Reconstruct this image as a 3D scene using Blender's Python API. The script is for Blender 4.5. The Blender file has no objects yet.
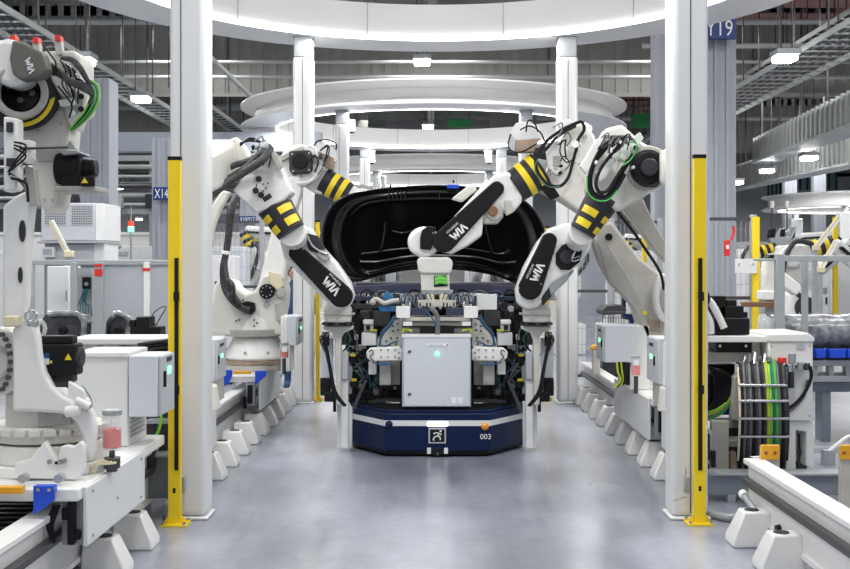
import bpy, bmesh, math, random
from mathutils import Vector, Matrix
random.seed(7)
PI = math.pi
sc = bpy.context.scene
col = sc.collection
F, H, CX, CY = 1100.0, 1.73, 431.0, 267.0

def P(px, py, d):
    return Vector(((px-CX)*d/F, d, H-(py-CY)*d/F))
def X(px, d): return (px-CX)*d/F
def Z(py, d): return H-(py-CY)*d/F
V = Vector

# ------------------------------------------------------------------ materials
MATS = {}
def mat(name, colr, rough=.5, metal=0, noise=0, scale=8, bump=0, emis=0, emcol=None, trans=0, coat=0, alpha=1):
    m = bpy.data.materials.new(name); m.use_nodes = True
    nt = m.node_tree; b = nt.nodes['Principled BSDF']
    c = (*colr, 1)
    b.inputs['Base Color'].default_value = c
    b.inputs['Roughness'].default_value = rough
    b.inputs['Metallic'].default_value = metal
    if coat: b.inputs['Coat Weight'].default_value = coat; b.inputs['Coat Roughness'].default_value = .12
    if trans: b.inputs['Transmission Weight'].default_value = trans; b.inputs['IOR'].default_value = 1.1
    if alpha < 1: b.inputs['Alpha'].default_value = alpha
    if emis:
        b.inputs['Emission Color'].default_value = (*(emcol or colr), 1)
        b.inputs['Emission Strength'].default_value = emis
    if noise or bump:
        tc = nt.nodes.new('ShaderNodeTexCoord'); n = nt.nodes.new('ShaderNodeTexNoise')
        n.inputs['Scale'].default_value = scale; n.inputs['Detail'].default_value = 4
        nt.links.new(tc.outputs['Object'], n.inputs['Vector'])
        if noise:
            r = nt.nodes.new('ShaderNodeValToRGB')
            r.color_ramp.elements[0].position = .35; r.color_ramp.elements[1].position = .65
            r.color_ramp.elements[0].color = tuple(x*(1-noise) for x in colr)+(1,)
            r.color_ramp.elements[1].color = tuple(min(1, x*(1+noise*.4)) for x in colr)+(1,)
            nt.links.new(n.outputs['Fac'], r.inputs['Fac']); nt.links.new(r.outputs['Color'], b.inputs['Base Color'])
        if bump:
            bp = nt.nodes.new('ShaderNodeBump'); bp.inputs['Strength'].default_value = bump
            bp.inputs['Distance'].default_value = .02
            nt.links.new(n.outputs['Fac'], bp.inputs['Height']); nt.links.new(bp.outputs['Normal'], b.inputs['Normal'])
    MATS[name] = m
    return m
mat('white', (.80, .80, .785), .35, noise=.04, scale=3)
mat('ringwhite', (.84, .84, .83), .3)
mat('pillarwhite', (.78, .79, .79), .3, noise=.02, scale=2)
mat('robot', (.70, .685, .635), .38, noise=.05, scale=4)
mat('robotwhite', (.84, .84, .82), .3, noise=.03, scale=4)
mat('beige', (.52, .50, .45), .45, noise=.12, scale=6)
mat('castgrey', (.44, .43, .40), .5, noise=.12, scale=8)
mat('tan', (.36, .27, .20), .5, noise=.25, scale=12)
mat('black', (.012, .012, .014), .45, noise=.2, scale=9)
mat('blackgloss', (.004, .004, .005), .22, coat=.25)
mat('cover', (.010, .010, .011), .5)
mat('darkgrey', (.045, .047, .052), .5, noise=.2, scale=10)
mat('collar', (.035, .035, .042), .45)
mat('olive', (.13, .13, .11), .5)
mat('yellow', (.95, .68, .01), .4, noise=.03, scale=5)
mat('stripe', (.88, .67, .02), .4)
mat('orange', (.85, .40, .02), .4)
mat('navy', (.004, .014, .058), .38, coat=0, noise=.1, scale=4)
mat('blue', (.01, .07, .62), .4)
mat('signblue', (.012, .035, .19), .4)
mat('hoseblue', (.015, .085, .19), .4)
mat('clothblue', (.03, .15, .33), .8, noise=.3, scale=25)
mat('workblue', (.03, .07, .17), .85, noise=.2, scale=15)
mat('cabinet', (.50, .52, .555), .4, noise=.02, scale=3)
mat('cabinetlight', (.62, .65, .70), .4)
mat('cabinetwhite', (.74, .75, .76), .4, noise=.02, scale=3)
mat('steelgrey', (.40, .42, .44), .42, metal=.3, noise=.08, scale=5)
mat('framegrey', (.40, .43, .44), .4, metal=.25)
mat('columngrey', (.37, .39, .44), .5, noise=.05, scale=2)
mat('kerb', (.20, .23, .27), .55, noise=.15, scale=5)
mat('metal', (.55, .55, .56), .25, metal=1)
mat('darkmetal', (.10, .10, .105), .4, metal=.7)
mat('green', (.05, .42, .06), .4)
mat('limegreen', (.22, .62, .04), .4)
mat('limeyellow', (.45, .52, .03), .4)
mat('teal', (.02, .13, .10), .4)
mat('red', (.70, .03, .02), .4)
mat('grease', (.85, .07, .03), .3, coat=.4)
mat('plastic', (.26, .27, .30), .14, noise=.6, scale=11, bump=.9, coat=.5)
mat('seatblack', (.035, .037, .042), .15, noise=.9, scale=9, bump=.9, coat=.9)
mat('clear', (.80, .84, .86), .10, alpha=.28)
mat('poly', (.60, .63, .66), .25, trans=.35, alpha=.75)
mat('brown', (.20, .10, .05), .6)
mat('hose', (.045, .043, .048), .5, noise=.4, scale=30, bump=.6)
mat('hosegrey', (.14, .14, .15), .4)
mat('skin', (.55, .30, .20), .6)
mat('hair', (.02, .015, .01), .7)
mat('purple', (.07, .07, .13), .35, metal=.2)
for k_ in ('navy', 'black', 'cover', 'darkgrey', 'collar', 'blackgloss'): MATS[k_].node_tree.nodes['Principled BSDF'].inputs['Specular IOR Level'].default_value = .2 if k_ != 'blackgloss' else .4
mat('crossnavy', (.03, .04, .08), .35)
mat('ledgreen', (.1, .9, .45), .4, emis=4, emcol=(.1, 1, .5))
mat('ledwhite', (1, 1, 1), .4, emis=2.5)
mat('paleguard', (.58, .68, .60), .3)
mat('ledgreen2', (.1, .9, .3), .4, emis=2, emcol=(.2, 1, .4))
mat('ledred', (.9, .05, .03), .4, emis=.6, emcol=(1, .1, .05))
mat('lamp', (1, 1, 1), .4, emis=22, emcol=(1, 1, .98))
mat('ringled', (1, 1, 1), .4, emis=8, emcol=(1, 1, .96))
mat('amber', (.80, .30, .01), .3, coat=.5)
mat('printwhite', (.85, .85, .85), .5)
mat('ceilingdark', (.42, .42, .40), .7, noise=.2, scale=.5)
mat('curtain', (.36, .362, .335), .65, noise=.15, scale=.6)
mat('ceilingsteel', (.44, .45, .44), .5, noise=.2, scale=1)
mat('tray', (.48, .50, .50), .45, metal=.3)
mat('pink', (.42, .22, .20), .7)
mat('wallfar', (.55, .57, .60), .6, noise=.2, scale=.3)
mat('bluewall', (.28, .31, .36), .6)
mat('gold', (.74, .66, .46), .35)
mat('glassgreen', (.25, .42, .38), .2)
mat('signgreen', (.02, .28, .08), .5)

def floor_mat():
    m = bpy.data.materials.new('epoxy_floor'); m.use_nodes = True
    nt = m.node_tree; N = nt.nodes; L = nt.links; b = N['Principled BSDF']
    tc = N.new('ShaderNodeTexCoord')
    mp = N.new('ShaderNodeMapping'); mp.inputs['Scale'].default_value = (1, .55, 1)
    L.new(tc.outputs['Object'], mp.inputs['Vector'])
    n1 = N.new('ShaderNodeTexNoise'); n1.inputs['Scale'].default_value = 1.1; n1.inputs['Detail'].default_value = 6
    n2 = N.new('ShaderNodeTexNoise'); n2.inputs['Scale'].default_value = 14; n2.inputs['Detail'].default_value = 5
    L.new(mp.outputs['Vector'], n1.inputs['Vector']); L.new(tc.outputs['Object'], n2.inputs['Vector'])
    r1 = N.new('ShaderNodeValToRGB'); r1.color_ramp.elements[0].position = .36; r1.color_ramp.elements[1].position = .66
    r1.color_ramp.elements[0].color = (.185, .20, .245, 1); r1.color_ramp.elements[1].color = (.42, .44, .52, 1)
    L.new(n1.outputs['Fac'], r1.inputs['Fac'])
    mx = N.new('ShaderNodeMixRGB'); mx.blend_type = 'MULTIPLY'; mx.inputs['Fac'].default_value = .30
    r2 = N.new('ShaderNodeValToRGB'); r2.color_ramp.elements[0].position = .3; r2.color_ramp.elements[1].position = .6
    r2.color_ramp.elements[0].color = (.62, .62, .64, 1)
    L.new(n2.outputs['Fac'], r2.inputs['Fac']); L.new(r1.outputs['Color'], mx.inputs['Color1']); L.new(r2.outputs['Color'], mx.inputs['Color2'])
    # long scuffed trowel marks along the aisle
    mp2 = N.new('ShaderNodeMapping'); mp2.inputs['Scale'].default_value = (9, .5, 1)
    L.new(tc.outputs['Object'], mp2.inputs['Vector'])
    n3 = N.new('ShaderNodeTexNoise'); n3.inputs['Scale'].default_value = 1.0; n3.inputs['Detail'].default_value = 3
    L.new(mp2.outputs['Vector'], n3.inputs['Vector'])
    r3 = N.new('ShaderNodeValToRGB'); r3.color_ramp.elements[0].position = .35; r3.color_ramp.elements[1].position = .6
    r3.color_ramp.elements[0].color = (.84, .84, .86, 1)
    L.new(n3.outputs['Fac'], r3.inputs['Fac'])
    mx2 = N.new('ShaderNodeMixRGB'); mx2.blend_type = 'MULTIPLY'; mx2.inputs['Fac'].default_value = .7
    L.new(mx.outputs['Color'], mx2.inputs['Color1']); L.new(r3.outputs['Color'], mx2.inputs['Color2'])
    L.new(mx2.outputs['Color'], b.inputs['Base Color']); b.inputs['Specular IOR Level'].default_value = .7; b.inputs['Coat Weight'].default_value = .6; b.inputs['Coat Roughness'].default_value = .25
    rr = N.new('ShaderNodeMapRange'); rr.inputs['To Min'].default_value = .22; rr.inputs['To Max'].default_value = .42
    L.new(n1.outputs['Fac'], rr.inputs['Value']); L.new(rr.outputs['Result'], b.inputs['Roughness'])
    bp = N.new('ShaderNodeBump'); bp.inputs['Strength'].default_value = .10; bp.inputs['Distance'].default_value = .01
    L.new(n2.outputs['Fac'], bp.inputs['Height']); L.new(bp.outputs['Normal'], b.inputs['Normal'])
    MATS['floor'] = m
floor_mat()

# ------------------------------------------------------------------ mesh builder
def unit_rot(rx=0, ry=0, rz=0):
    return Matrix.Rotation(rz, 4, 'Z') @ Matrix.Rotation(ry, 4, 'Y') @ Matrix.Rotation(rx, 4, 'X')
def frame(axis):
    a = axis.normalized()
    u = V((0, 0, 1)) if abs(a.z) < .9 else V((0, 1, 0))
    s = a.cross(u).normalized(); t = s.cross(a).normalized()
    return s, t
def catmull(pts, n=6):
    pts = [V(p) for p in pts]
    if len(pts) < 3: return pts
    out = []
    for i in range(len(pts)-1):
        p0 = pts[max(i-1, 0)]; p1 = pts[i]; p2 = pts[i+1]; p3 = pts[min(i+2, len(pts)-1)]
        for k in range(n):
            t = k/n
            out.append(.5*((2*p1)+(-p0+p2)*t+(2*p0-5*p1+4*p2-p3)*t*t+(-p0+3*p1-3*p2+p3)*t**3))
    out.append(pts[-1]); return out
def capsule(p, r, q, r2, n=8):
    """outline around two circles in picture units"""
    a = math.atan2(q[1]-p[1], q[0]-p[0]); out = []
    for k in range(n+1):
        t = a+PI/2+PI*k/n; out.append((p[0]+r*math.cos(t), p[1]+r*math.sin(t)))
    for k in range(n+1):
        t = a-PI/2+PI*k/n; out.append((q[0]+r2*math.cos(t), q[1]+r2*math.sin(t)))
    return out
def ellipse(cx, cy, rx, ry, n=20, a0=0, a1=2*PI):
    return [(cx+rx*math.cos(a0+(a1-a0)*k/n), cy+ry*math.sin(a0+(a1-a0)*k/n)) for k in range(n)]

class MB:
    def __init__(s): s.bm = bmesh.new(); s.mi = 0
    def _f(s, vs):
        try:
            f = s.bm.faces.new(vs); f.material_index = s.mi; return f
        except ValueError: return None
    def m(s, i): s.mi = i; return s
    def poly3(s, pts, off):
        off = V(off)
        a = [s.bm.verts.new(p) for p in pts]; b = [s.bm.verts.new(V(p)+off) for p in pts]
        s._f(a); s._f(b[::-1]); n = len(a)
        for i in range(n): s._f([a[i], b[i], b[(i+1) % n], a[(i+1) % n]])
        return s
    def slab(s, pts, d, th):
        dd = d if callable(d) else (lambda x, y: d)
        return s.poly3([P(x, y, dd(x, y)) for x, y in pts], (0, th, 0))
    def pbox(s, x0, y0, x1, y1, d, th):
        return s.slab([(x0, y0), (x1, y0), (x1, y1), (x0, y1)], d, th)
    def box(s, c, size, rx=0, ry=0, rz=0):
        R = unit_rot(rx, ry, rz); c = V(c); hx, hy, hz = [k/2 for k in size]
        p = [c+(R @ V((x, y, z))) for x, y in ((-hx, -hy), (hx, -hy), (hx, hy), (-hx, hy)) for z in (-hz, hz)]
        v = [s.bm.verts.new(q) for q in p]
        for f in ((0, 1, 3, 2), (2, 3, 5, 4), (4, 5, 7, 6), (6, 7, 1, 0), (1, 7, 5, 3), (0, 2, 4, 6)): s._f([v[i] for i in f])
        return s
    def bb(s, x0, x1, y0, y1, z0, z1):
        return s.box(((x0+x1)/2, (y0+y1)/2, (z0+z1)/2), (abs(x1-x0), abs(y1-y0), abs(z1-z0)))
    def bar(s, p, q, w, h=None):
        p = V(p); q = V(q); h = h or w; a = q-p; u, t = frame(a)
        pts = [p+u*w/2+t*h/2, p-u*w/2+t*h/2, p-u*w/2-t*h/2, p+u*w/2-t*h/2]
        return s.poly3(pts, a)
    def cyl(s, p, q, r, r2=None, seg=20):
        p = V(p); q = V(q); r2 = r if r2 is None else r2; u, t = frame(q-p)
        A = []; B = []
        for k in range(seg):
            a = 2*PI*k/seg; e = u*math.cos(a)+t*math.sin(a)
            A.append(s.bm.verts.new(p+e*r)); B.append(s.bm.verts.new(q+e*r2))
        s._f(A[::-1]); s._f(B)
        for i in range(seg): s._f([A[i], A[(i+1) % seg], B[(i+1) % seg], B[i]])
        return s
    def pcyl(s, px, py, rpx, d, th, seg=24, r2=None):
        """disc facing the aisle viewer: radius given in picture units at its depth"""
        k = d/F
        return s.cyl(P(px, py, d), P(px, py, d)+V((0, th, 0)), rpx*k, (rpx if r2 is None else r2)*k, seg)
    def ring(s, p, q, ro, ri, seg=28):
        p = V(p); q = V(q); u, t = frame(q-p); R = []
        for k in range(seg):
            a = 2*PI*k/seg; e = u*math.cos(a)+t*math.sin(a)
            R.append([s.bm.verts.new(c) for c in (p+e*ro, q+e*ro, q+e*ri, p+e*ri)])
        for i in range(seg):
            a, b = R[i], R[(i+1) % seg]
            for j in range(4): s._f([a[j], b[j], b[(j+1) % 4], a[(j+1) % 4]])
        return s
    def band(s, p, q, t0, t1, r0, r1, a0, a1, lift=.006, n=8, updir=None):
        """raised patch on a cone from p (radius r0) to q (radius r1), between fractions t0,t1 and angles a0,a1 (0 = towards the viewer)"""
        p = V(p); q = V(q); ax = (q-p).normalized()
        f = V((0, -1, 0)); f = (f-ax*f.dot(ax)).normalized(); g = ax.cross(f)
        G = []
        for k in range(n+1):
            a = a0+(a1-a0)*k/n; e = f*math.cos(a)+g*math.sin(a); row = []
            for t, l in ((t0, lift), (t1, lift), (t1, -.004), (t0, -.004)):
                row.append(s.bm.verts.new(p.lerp(q, t)+e*(r0+(r1-r0)*t+l)))
            G.append(row)
        for i in range(n):
            for j in range(4): s._f([G[i][j], G[i][(j+1) % 4], G[i+1][(j+1) % 4], G[i+1][j]])
        s._f(G[0]); s._f(G[-1][::-1]); return s
    def tube(s, pts, r, seg=8, n=5, rf=None):
        C = catmull(pts, n) if n else [V(p) for p in pts]
        prev = None; u = None
        for i, c in enumerate(C):
            a = (C[min(i+1, len(C)-1)]-C[max(i-1, 0)])
            if a.length < 1e-6: continue
            a.normalize()
            if u is None: u, _ = frame(a)
            u = (u-a*u.dot(a)).normalized(); t = a.cross(u)
            rr = r if rf is None else r*rf(i/(len(C)-1))
            ringv = [s.bm.verts.new(c+(u*math.cos(2*PI*k/seg)+t*math.sin(2*PI*k/seg))*rr) for k in range(seg)]
            if prev:
                for k in range(seg): s._f([prev[k], prev[(k+1) % seg], ringv[(k+1) % seg], ringv[k]])
            else: s._f(ringv[::-1])
            prev = ringv
        s._f(prev); return s
    def ptube(s, pts, d, rpx, seg=8, n=5):
        """pts (x, y[, depth])"""
        q = [P(p[0], p[1], p[2] if len(p) > 2 else d) for p in pts]
        return s.tube(q, rpx*d/F, seg, n)
    def sph(s, c, r, seg=14, sz=(1, 1, 1)):
        mtx = Matrix.Translation(V(c)) @ Matrix.Diagonal((r*sz[0], r*sz[1], r*sz[2], 1))
        res = bmesh.ops.create_uvsphere(s.bm, u_segments=seg, v_segments=max(6, seg//2+2), radius=1, matrix=mtx)
        for v in res['verts']:
            for f in v.link_faces: f.material_index = s.mi
        return s
    def prof(s, pts, a, off):
        """closed profile of 3-D points swept by off"""
        return s.poly3(pts, off)
    def text(s, string, size, c, ux, uz, th=.003, fit=None):
        cu = bpy.data.curves.new('t', 'FONT'); cu.body = string; cu.size = size; cu.align_x = 'CENTER'; cu.align_y = 'CENTER'
        cu.resolution_u = 3; o = bpy.data.objects.new('t', cu); me = bpy.data.meshes.new_from_object(o)
        ux = V(ux).normalized(); uz = V(uz).normalized(); c = V(c); nn = ux.cross(uz)*th
        xs = [v.co.x for v in me.vertices]; ys = [v.co.y for v in me.vertices]
        mx = (max(xs)+min(xs))/2; my = (max(ys)+min(ys))/2; kx = min(1, fit/(max(xs)-min(xs))) if fit else 1
        vs = [s.bm.verts.new(c+ux*(v.co.x-mx)*kx+uz*(v.co.y-my)+nn) for v in me.vertices]
        for p in me.polygons: s._f([vs[i] for i in p.vertices])
        bpy.data.objects.remove(o); bpy.data.curves.remove(cu); bpy.data.meshes.remove(me)
        return s
    def put(s, name, mats, parent=None, bevel=0, seg=2, **tags):
        if isinstance(mats, str): mats = [mats]
        bmesh.ops.recalc_face_normals(s.bm, faces=s.bm.faces[:])
        for f in s.bm.faces: f.smooth = True
        for e in s.bm.edges:
            if len(e.link_faces) == 2 and e.calc_face_angle(0) > .6: e.smooth = False
        off = V((0, 0, 0)); r = parent
        while r is not None: off += r.location; r = r.parent
        if parent is None:
            xs = [v.co for v in s.bm.verts]
            off = V(((min(v.x for v in xs)+max(v.x for v in xs))/2, (min(v.y for v in xs)+max(v.y for v in xs))/2, min(v.z for v in xs)))
        me = bpy.data.meshes.new(name)
        bmesh.ops.translate(s.bm, verts=s.bm.verts[:], vec=-off)
        s.bm.to_mesh(me); s.bm.free()
        for k in mats: me.materials.append(MATS[k])
        o = bpy.data.objects.new(name, me); col.objects.link(o); o.parent = parent
        if parent is None: o.location = off
        if bevel:
            b = o.modifiers.new('bevel', 'BEVEL'); b.width = bevel; b.segments = seg; b.limit_method = 'ANGLE'; b.angle_limit = .7
            b.harden_normals = False
        for k, v in tags.items():
            if v is not None: o[k] = v
        return o

def T(name, label, cat, loc=(0, 0, 0), group=None):
    o = bpy.data.objects.new(name, None); col.objects.link(o); o.location = loc
    o.empty_display_size = .1
    o['label'] = label; o['category'] = cat
    if group: o['group'] = group
    return o
def copy_tree(o, parent=None):
    c = o.copy(); col.objects.link(c); c.parent = parent
    for ch in list(o.children): copy_tree(ch, c)
    return c
def struct(mb, name, m, **k): return mb.put(name, m, None, kind='structure', **k)

# ================================================================== CAMERA, WORLD, LIGHT
cam = bpy.data.cameras.new('camera'); co = bpy.data.objects.new('camera', cam); col.objects.link(co)
co.location = (0, 0, H); co.rotation_euler = (PI/2, 0, 0)
cam.sensor_fit = 'HORIZONTAL'; cam.sensor_width = 36; cam.lens = F*36/850
cam.shift_x = (425-CX)/850; cam.shift_y = -(284.5-CY)/850; cam.clip_end = 300
sc.camera = co
w = bpy.data.worlds.new('hall_air'); sc.world = w; w.use_nodes = True
bg = w.node_tree.nodes['Background']; bg.inputs['Color'].default_value = (.93, .96, 1, 1); bg.inputs['Strength'].default_value = .44
sc.view_settings.view_transform = 'Standard'; sc.view_settings.look = 'None'
sc.view_settings.exposure = 0.35; sc.view_settings.gamma = 1; sc.view_settings.use_curve_mapping = False

# ================================================================== SETTING
m = MB(); m.bb(-45, 45, -14, 110, -.2, 0); struct(m, 'floor', 'floor')
m = MB(); m.bb(-45, 45, 8, 110, 10.4, 10.6)
for k in range(60): m.bb(-44+k*1.5, -43.85+k*1.5, 8, 110, 10.28, 10.4)
struct(m, 'ceiling', 'ceilingdark')
m = MB()
for k in range(24): m.bb(-45, 45, 12+k*4, 12.16+k*4, 9.95, 10.28)
struct(m, 'trim_1', 'ceilingsteel')          # purlins
m = MB()
for x in (-27, -13.5, 0, 13.5, 27):
    m.bb(x-.15, x+.15, 8, 110, 8.9, 9.05); m.bb(x-.15, x+.15, 8, 110, 9.8, 9.95)
    y = 8
    while y < 108:
        m.bar((x, y, 9.0), (x, y+1.5, 9.85), .08); m.bar((x, y+1.5, 9.85), (x, y+3, 9.0), .08); y += 3
struct(m, 'trim_2', 'ceilingsteel')          # roof trusses
m = MB(); m.bb(-45, 45, 100, 100.4, 0, 10.4); struct(m, 'wall_back', 'wallfar')
m = MB(); m.bb(-45.3, -45, 8, 110, 0, 10.4); struct(m, 'wall_left', 'bluewall')
m = MB(); m.bb(45, 45.3, 8, 110, 0, 10.4); struct(m, 'wall_right', 'bluewall')
# steel smoke curtains hanging from the roof (corrugated)
def curtain(n, x0, x1, y, z0, z1, step=.42):
    m = MB(); k = 0; x = x0; pts = []
    while x < x1:
        m.bb(x, x+step*.55, y, y+.05, z0, z1); m.bb(x+step*.55, x+step, y+.05, y+.1, z0, z1); x += step
    m.bb(x0, x1, y-.04, y, z0-.05, z0+.08)
    struct(m, 'trim_%d' % n, 'curtain')
curtain(3, -20, 20, 36, 7.35, 10.3)
curtain(4, -30, -3, 47, 6.9, 10.3)
curtain(5, 3, 36, 56, 7.6, 10.3)
curtain(6, -40, 40, 75, 8.3, 10.3, .8)
# building columns
def column(n, px0, px1, d, z1=10.3, dep=.5, mname='columngrey'):
    x0, x1 = X(px0, d), X(px1, d); t = (x1-x0)*.08; m = MB()
    m.bb(x0, x1, d, d+dep, 0, z1)
    m.bb(x0+t*3, x0+t*4.5, d-.03, d, 0, z1); m.bb(x1-t*4.5, x1-t*3, d-.03, d, 0, z1)
    m.bb(x0-.06, x1+.06, d-.05, d+dep+.1, 0, .35)
    struct(m, 'trim_%d' % n, mname)
column(11, 80, 109, 17, 4.65)
column(12, 152, 177, 21, 4.2)
column(13, 707, 736, 15.5, 5.3)
column(14, 576, 617, 40, 10.2)
m = MB(); m.bb(-22, -2.3, 23, 23.4, 4.15, 4.55); struct(m, 'trim_9', 'bluewall')
column(15, 240, 262, 26, 4.1)
column(16, 655, 668, 24)
column(17, 785, 797, 62, 8)
column(18, 814, 826, 62, 8)
column(19, 352, 362, 60)
column(20, 503, 514, 60)

# ------------------------------------------------------------------ hall lamps, and fill lights added for the background
def area(x, y, z, sx, sy, e, name='hall_or_fill_light'):
    l = bpy.data.lights.new(name, 'AREA'); l.shape = 'RECTANGLE'; l.size = sx; l.size_y = sy; l.energy = e; l.color = (1, .99, .97)
    o = bpy.data.objects.new(name, l); col.objects.link(o); o.location = (x, y, z)
def lamp(x, y, z, label, e=0, w=.5, l=.55):
    t = T('ceiling_lamp', label, 'lamp', (x, y, z), 'hall ceiling lamps')
    MB().bb(x-w/2, x+w/2, y-l/2, y+l/2, z+.02, z+.14).put('housing', 'steelgrey', t, .01)
    MB().bb(x-w/2+.04, x+w/2-.04, y-l/2+.04, y+l/2-.04, z-.10, z+.02).put('diffuser', 'lamp', t, .03)
    m = MB(); m.cyl((x-w*.3, y, z+.14), (x-w*.3, y, 9.95), .012, seg=6); m.cyl((x+w*.3, y, z+.14), (x+w*.3, y, 9.95), .012, seg=6); m.put('suspension', 'darkmetal', t)
    if e and 0: area(x, y, z-.05, w*1.6, l*1.6, e)
def lamp_px(px, py, z, label, **k):
    d = (z-H)*F/(CY-py); lamp(X(px, d), d, z, label, **k)
lamp_px(83, 60, 6.2, 'bright ceiling lamp beside cable tray, above the nearest robot hoses at left')
lamp_px(141, 98, 6.2, 'bright ceiling lamp at lower end of the left cable tray')
lamp_px(785, 57, 6.2, 'bright ceiling lamp under the right cable tray by blue sign')
lamp_px(809, 157, 5.2, 'rightmost of the three lamps under the finned duct')
lamp_px(767, 170, 5.2, 'middle of the three lamps under the finned duct')
lamp_px(737, 182, 5.2, 'leftmost of the three lamps under the finned duct')
lamp_px(422, 61, 7.3, 'ceiling lamp seen between first and second white ring, centre')
lamp_px(428, 126, 7.3, 'distant ceiling lamp seen inside the second white ring')
lamp_px(117, 187, 5.4, 'distant ceiling lamp left of blue sign and stack light')
lamp_px(116, 216, 5.4, 'lowest distant lamp just left of the stack light')
lamp_px(139, 219, 5.4, 'lowest distant lamp just right of the stack light')
# rows of hall lamps over the cell (these give the even light)
for x in (-7.5, 0, 7.5):
    for y in (3, 10, 18.5, 33):
        area(x, y, 8.6, 2.2 if (x, y) != (0, 18.5) else 1.3, 2.2 if (x, y) != (0, 18.5) else 1.3, {(0, 3): 170, (0, 10): 40, (0, 18.5): 450}.get((x, y), 170))
area(-12, 26, 8.6, 3, 3, 300); area(12, 26, 8.6, 3, 3, 300); area(-14, 38, 8, 4, 4, 400); area(14, 38, 8, 4, 4, 400); area(0, 48, 8, 6, 4, 350); area(0, 70, 8, 8, 4, 450); area(17, 41, 8.6, 3, 3, 500); area(-25, 86, 7.5, 8, 6, 900); area(0, 88, 7.5, 8, 6, 900); area(25, 86, 7.5, 8, 6, 900); area(-20, 60, 8, 6, 4, 480); area(20, 60, 8, 6, 4, 480)  # fill lights without fixtures, added to brighten background, far wall and right portal

# ================================================================== RING PORTALS
def portal(cx, cy, label, S=1.70, D=3.2, pillars=True, R=4.12, hb=4.66, seg=96, h=.46, pw=1):
    t = T('ring_portal', label, 'light portal', (cx, cy, 0), 'round white light portals')
    def lathe(prof, name, mt):
        m = MB(); rows = []
        for k in range(seg):
            a = 2*PI*k/seg
            rows.append([m.bm.verts.new((cx+r*math.cos(a), cy+r*math.sin(a), z)) for r, z in prof])
        n = len(prof)
        for k in range(seg):
            a, b = rows[k], rows[(k+1) % seg]
            for j in range(n): m._f([a[j], b[j], b[(j+1) % n], a[(j+1) % n]])
        return m.put(name, mt, t)
    lathe([(R, hb), (R, hb+.025), (R-.30, hb+.17), (R-.30, hb+h-.13), (R, hb+h-.03), (R, hb+h), (R-.75, hb+h), (R-.75, hb)], 'ring', 'ringwhite')
    lathe([(R-.775, hb-.006), (R-.735, hb-.006), (R-.735, hb+.03), (R-.775, hb+.03)], 'light_strip', 'ringled')
    # radial panel seams
    for k in range(12):
        a = 2*PI*(k+.5)/12; c, s = math.cos(a), math.sin(a)
        MB().box((cx+(R-.755)*c, cy+(R-.755)*s, hb+h/2), (.01, .008, h*.98), rz=a).put('panel_joint', 'steelgrey', t)
    for sx in (-1, 1):
        for sy in (-1, 1):
            x, y = cx+sx*(S+.02 if sy < 0 else S-.02), cy+sy*D
            p = MB(); p.bb(x-.127*pw, x+.127*pw, y-.13*pw, y+.13*pw, .02, hb-.26).put('pillar', 'pillarwhite', t, .045, 4)
            q = t.children[-1]
            m = MB(); m.bb(x-.115, x+.115, y-.12, y+.12, hb-.27, hb+.02); m.bb(x-.125, x+.125, y-.13, y+.13, hb-.03, hb-.01); m.put('pillar_cap', 'steelgrey', q, .02)
            m = MB(); jx = x-.045 if (sx, sy) == (-1, -1) else x; m.bb(jx-.003, jx+.003, y-.1335, y-.128, .05, hb-.28); m.put('cover_joint', 'darkgrey', q)
            m = MB(); m.bb(x-.14, x+.14, y-.142, y+.142, 0, .022); m.put('foot_plate', 'pillarwhite', q, .01)
    return t
p1 = portal(.055, 10.85, 'large white ring portal over the blue platform, nearest of the row on four white pillars')
p2 = portal(.055, 23.8, 'second white ring portal, behind the raised black hood', D=3.2)
p3 = portal(.055, 36.9, 'third white ring portal, seen small above the raised hood')
p4 = portal(.055, 50, 'farthest white ring portal in the centre row, just over the hood edge', seg=64)
p5 = portal(19.3, 50, 'white ring portal far off at the right edge, behind the grey frame', hb=4.32, h=.62, pw=2.2)
for (x, y) in ((0, 10.85), (0, 23.8), (0, 36.9), (19.3, 50)):
    for a in range(8):
        aa = PI/8+a*PI/4
        area(x+3.48*math.cos(aa), y+3.48*math.sin(aa), 4.6 if x < 5 else 4.28, .5, .5, 42 if y < 11 else 26, 'ring_light')
# small white projectors hanging from the rings
for (px, py, d, lab) in ((351, 126, 21.6, 'small white projector hanging by left pillar of the second portal'),
                    (371, 157, 27, 'small white projector hanging at left inside the second portal'),
                    (383, 182, 33.5, 'small white projector farther off, just above the hood at left'),
                    (488, 157, 27, 'small white projector hanging at right inside the second portal'),
                    (527, 118, 21.6, 'small white projector hanging by right pillar of the second portal')):
    t = T('projector', lab, 'projector', P(px, py+8, d), 'projectors under the rings')
    m = MB(); m.cyl(P(px, py-6, d), P(px+1, py+6, d), .09, .075, 16); m.put('body', 'ringwhite', t, .01)
    m = MB(); m.cyl(P(px+1, py+6, d), P(px+1.1, py+7, d), .05, .05, 12); m.put('lens', 'black', t)
    m = MB(); m.bar(P(px-3, py-10, d), P(px, py-4, d), .03); m.bar(P(px-3, py-18, d), P(px-3, py-10, d), .03); m.put('bracket', 'steelgrey', t)

# ================================================================== CEILING SERVICES
def repeat(o, offs):
    for f in offs:
        c = o.copy(); col.objects.link(c); c.parent = o.parent; c.location = o.location+V(f)

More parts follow.
